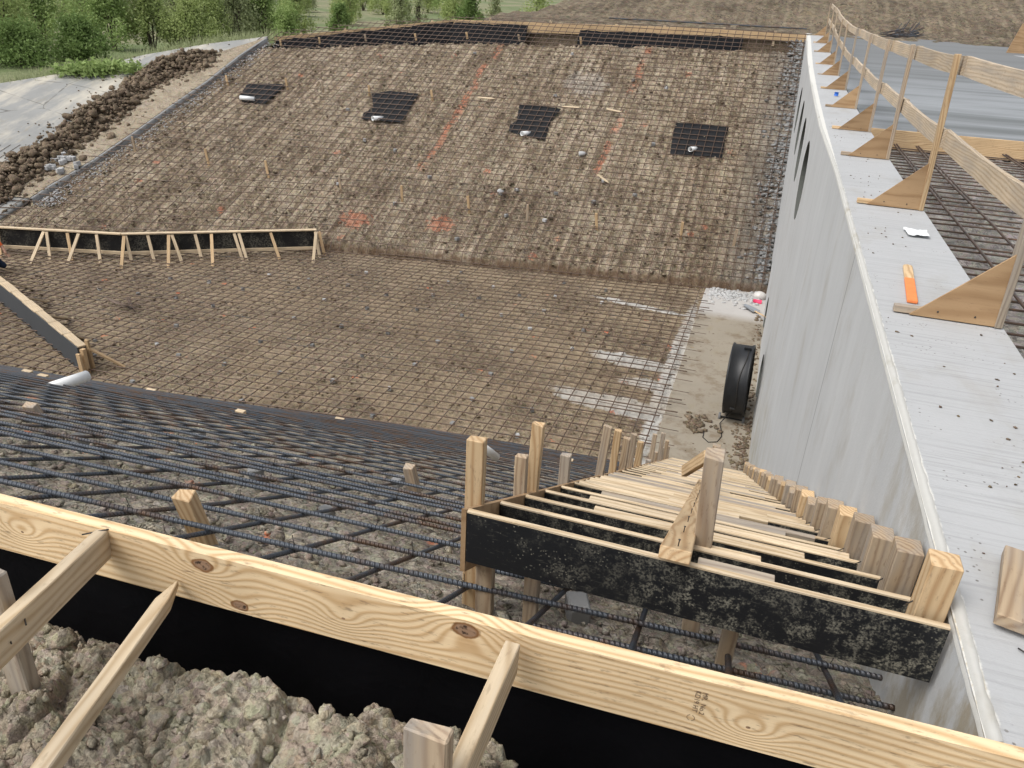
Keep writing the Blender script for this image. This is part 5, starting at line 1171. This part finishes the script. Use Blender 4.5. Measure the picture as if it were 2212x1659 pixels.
TR = [  # u, v(base), dist y, height, width, kind, material, leaves
    (20, 170, 36, 4.8, 4.0, 'willow', 'leaf_light', 9000, 'tall feathery light green willow at the left edge'), (-70, 190, 33, 5, 4.5, 'willow', 'leaf_mid', 7000, 'broad willow cut by the left edge of the view'),
    (60, 175, 34, 2.0, 3.4, 'bush', 'leaf_dark', 6000, 'low dark bush under the leftmost willow'), (110, 170, 42, 4.2, 3.5, 'willow', 'leaf_mid', 7000, 'mid green willow second from the left edge'),
    (185, 150, 38, 2.1, 3.2, 'bush', 'leaf_dark', 8000, 'round dark green bush behind the old concrete crest'), (250, 128, 44, 4.4, 3.6, 'willow', 'leaf_mid', 8000, 'dense mid green tree above the dark round bush'),
    (330, 112, 46, 4.2, 3.4, 'willow', 'leaf_light', 8000, 'bright green tree right of the dark round bush'), (395, 105, 48, 3.6, 3.2, 'willow', 'leaf_olive', 6500, 'thin olive tree left of the pale willow row'),
    (455, 97, 50, 4.4, 3.4, 'willow', 'leaf_light', 7000, 'light green willow above the paving crest'), (515, 88, 52, 4.2, 3.2, 'willow', 'leaf_olive', 6500, 'loose olive willow near the crest form end'),
    (570, 78, 55, 4.2, 3.4, 'willow', 'leaf_mid', 6500, 'mid green willow behind the left end of the crest form'), (640, 62, 60, 3.6, 2.8, 'willow', 'leaf_light', 4500, 'last light willow of the row before open grass'),
    (300, 60, 75, 4.5, 5, 'willow', 'leaf_olive', 6500, 'far olive tree between the front willows'), (170, 70, 70, 4.5, 5.0, 'willow', 'leaf_light', 6500, 'far light tree at the upper left'), (420, 45, 85, 4.5, 5, 'willow', 'leaf_mid', 6000, 'far green tree above the willow row'),
    (540, 38, 92, 4.5, 5.5, 'willow', 'leaf_olive', 5500, 'far olive tree at the top edge'), (60, 60, 75, 5, 6, 'willow', 'leaf_mid', 6500, 'far broad green tree at the top left corner'), (230, 40, 95, 5, 6, 'willow', 'leaf_mid', 5500, 'farthest green tree at the top left'),
    (735, 42, 75, 1.3, 2.4, 'bush', 'leaf_dark', 3500, 'small dark green bush on the open grass'), (865, 40, 68, 2.7, 2.6, 'willow', 'leaf_olive', 3500, 'thin olive sapling clump on the grass behind the crest'), (905, 38, 70, 2.9, 1.6, 'willow', 'leaf_olive', 700, 'nearly bare sapling on the open grass'),
    (1015, 38, 66, 2.2, 2.6, 'bush', 'leaf_dark', 6500, 'rounded dark green tree behind the crest form'), (1070, 28, 80, 1.8, 2.5, 'willow', 'leaf_olive', 1500, 'sparse shrub right of the rounded dark tree'), (1165, 22, 95, 2.2, 4.5, 'bush', 'leaf_light', 3500, 'light green shrub at the foot of the brown berm')]
for (u, v, y, h, wd, kd, mt, nl, lb) in TR:
    d = ray(u, v); p = d * (y / d[1]); z = p[2]; x = p[0]; zl = float(land(np.array([x]), np.array([y]))[0]) if x > -60 else p[2]
    make_tree('bush' if kd == 'bush' else 'willow_tree', x, y, zl - .05, h + max(0, z - zl) , wd, kd, mt, nl, lb, .075 + y * .0006, 'bush' if kd == 'bush' else 'tree')
protos = [o for o in bpy.data.objects if o.parent is None and o.name.startswith('willow_tree')][:12]
for i in range(46):
    u = RS.uniform(-60, 700) if i % 4 else RS.uniform(700, 1000); y = RS.uniform(46, 120) if u < 640 else RS.uniform(85, 150); d = ray(u, 60); x = d[0] / d[1] * y; src = protos[i % len(protos)]; z = float(land(np.array([x]), np.array([y]))[0])
    sc_ = RS.uniform(.7, 1.15); r = src.copy(); COL.objects.link(r); rot = Matrix.Rotation(RS.uniform(0, 6.28), 4, 'Z'); T2 = Matrix.Translation((x, y, z - .1)) @ rot @ Matrix.Scale(sc_, 4); r.matrix_basis = T2
    for ch in src.children: c = ch.copy(); COL.objects.link(c); c.parent = r; c.matrix_parent_inverse = ch.matrix_parent_inverse.copy()
    r['label'] = 'feathery green willow in the dense brush behind the far bank'; r['group'] = 'willows in the brush behind the far bank'
S_ = Soup(); crest = CP
for i in range(2600):
    s = RS.uniform(0, 5); k = int(s); p = crest[k] * (1 - s + k) + crest[k + 1] * (s - k); x, y = p[0] + RS.normal(-.3, .4), p[1] + abs(RS.normal(.5, .8)); z = p[2] - .35 + RS.uniform(0, .25); d = RS.normal(0, .10, 3); d[2] = RS.uniform(.25, .6)
    V = np.array([[x - .02, y, z], [x + .02, y, z], [x + d[0], y + d[1], z + d[2]]]); S_.v.append(V); S_.f.append(np.array([[0, 1, 2]]) + S_.n); S_.n += 3
tag(raw('tall_grass', np.concatenate(S_.v), np.concatenate(S_.f), M['leaf_olive']), 'tall grass tufts behind the crest of the old concrete', 'grass', kind='stuff')
wd_px = [(265 * .3473 + 120 * 0 + 55, 165), (172, 158), (188, 154), (205, 158), (222, 160), (240, 156), (250, 150), (285, 158), (147, 160)]
for i, (u, v) in enumerate([(172, 160), (186, 158), (202, 160), (218, 161), (234, 158), (248, 152), (285, 158), (147, 161)]):
    p = hit(u, v, Ffar); P_ = p + RS.normal(0, 1, (220, 3)) * np.array([.30, .30, .13]) + np.array([0, 0, .2]); V, Fc = leaves(P_, .12); nmz = ['left end', 'left', 'middle left', 'middle', 'middle right', 'tallest, right', 'separate one at far right', 'smallest, far left'][i]
    tag(raw('weed', V, Fc, M['leaf_mid']), 'leafy weed growing from a joint of the old concrete (' + nmz + ')', 'weed', 'weeds in the concrete joint')

# ------------------------------------------------------------------ crouching worker at the left edge
def person():
    gp = hz(4, 590, FLOOR + .03); bx, by, bz = gp[0] - .42, gp[1], FLOOR + .06
    J = {'pelvis': (0, 0, .42), 'waist': (-.03, 0, .60), 'chest': (.10, 0, .85), 'neck': (.24, 0, 1.0), 'head': (.33, 0, 1.10), 'kneeL': (.46, -.16, .50), 'ankL': (.22, -.16, .10), 'toeL': (.42, -.17, .05), 'kneeR': (.42, .16, .12), 'ankR': (.02, .16, .10), 'toeR': (-.08, .16, .03),
         'shL': (.18, -.19, .90), 'elL': (.34, -.24, .66), 'wrL': (.52, -.18, .50), 'shR': (.18, .19, .90), 'elR': (.36, .25, .66), 'wrR': (.56, .16, .50)}
    def build(name, joints, edges, mt, root, par):
        idx = {k: i for i, k in enumerate(joints)}; me = bpy.data.meshes.new(name); me.from_pydata([(bx + J[k][0], by + J[k][1], bz + J[k][2]) for k in joints], [(idx[a], idx[b_]) for a, b_ in edges], []); me.update(); me.materials.append(mt)
        o = bpy.data.objects.new(name, me); link(o, par); sk = o.modifiers.new('skin', 'SKIN'); sk.use_smooth_shade = True
        rad = {'pelvis': .15, 'waist': .13, 'chest': .15, 'neck': .06, 'head': .095, 'kneeL': .075, 'kneeR': .075, 'ankL': .05, 'ankR': .05, 'toeL': .04, 'toeR': .04, 'shL': .065, 'shR': .065, 'elL': .05, 'elR': .05, 'wrL': .033, 'wrR': .033}
        for k, i in idx.items(): s_ = me.skin_vertices[0].data[i]; r = rad[k] + (.012 if par.type == 'MESH' else 0); s_.radius = (r, r); s_.use_root = (i == 0)
        sb = o.modifiers.new('sub', 'SUBSURF'); sb.levels = 2; sb.render_levels = 2; return o
    t = empty('person', (bx, by, bz), 'crouching worker in dark trousers and orange vest at the left edge', 'person')
    body = build('body', ['pelvis', 'waist', 'chest', 'neck', 'head', 'shL', 'elL', 'wrL', 'shR', 'elR', 'wrR', 'kneeL', 'ankL', 'toeL', 'kneeR', 'ankR', 'toeR'],
        [('pelvis', 'waist'), ('waist', 'chest'), ('chest', 'neck'), ('neck', 'head'), ('chest', 'shL'), ('shL', 'elL'), ('elL', 'wrL'), ('chest', 'shR'), ('shR', 'elR'), ('elR', 'wrR'), ('pelvis', 'kneeL'), ('kneeL', 'ankL'), ('ankL', 'toeL'), ('pelvis', 'kneeR'), ('kneeR', 'ankR'), ('ankR', 'toeR')], M['skin'], 'pelvis', t)
    tr = build('trousers', ['pelvis', 'kneeL', 'ankL', 'kneeR', 'ankR', 'toeR', 'toeL'], [('pelvis', 'kneeL'), ('kneeL', 'ankL'), ('pelvis', 'kneeR'), ('kneeR', 'ankR'), ('ankR', 'toeR'), ('ankL', 'toeL')], M['jeans'], 'pelvis', body)
    vs = build('vest', ['waist', 'chest', 'shL', 'shR', 'elL', 'elR'], [('waist', 'chest'), ('chest', 'shL'), ('chest', 'shR'), ('shL', 'elL'), ('shR', 'elR')], M['orange'], 'waist', body)
    hd = np.array([bx + .36, by, bz + 1.16]); th_ = ICO3[0] * np.array([.13, .11, .09]); th_[:, 2] = np.clip(th_[:, 2], -.01, 1); raw('hard_hat', th_ + hd, ICO3[1], M['pvc'], body, True)
    for s_ in (-1, 1):
        w_ = np.array([bx + .54, by + s_ * .17, bz + .50])
        for k in range(4): tube('finger', [w_ + np.array([.03, (k - 1.5) * .02, -.0]), w_ + np.array([.09, (k - 1.5) * .022, -.03]), w_ + np.array([.10, (k - 1.5) * .02, -.07])], .009, M['skin'], body, 6)
        tube('thumb', [w_ + np.array([.0, -s_ * .03, 0]), w_ + np.array([.05, -s_ * .055, -.03])], .011, M['skin'], body, 6)
person()
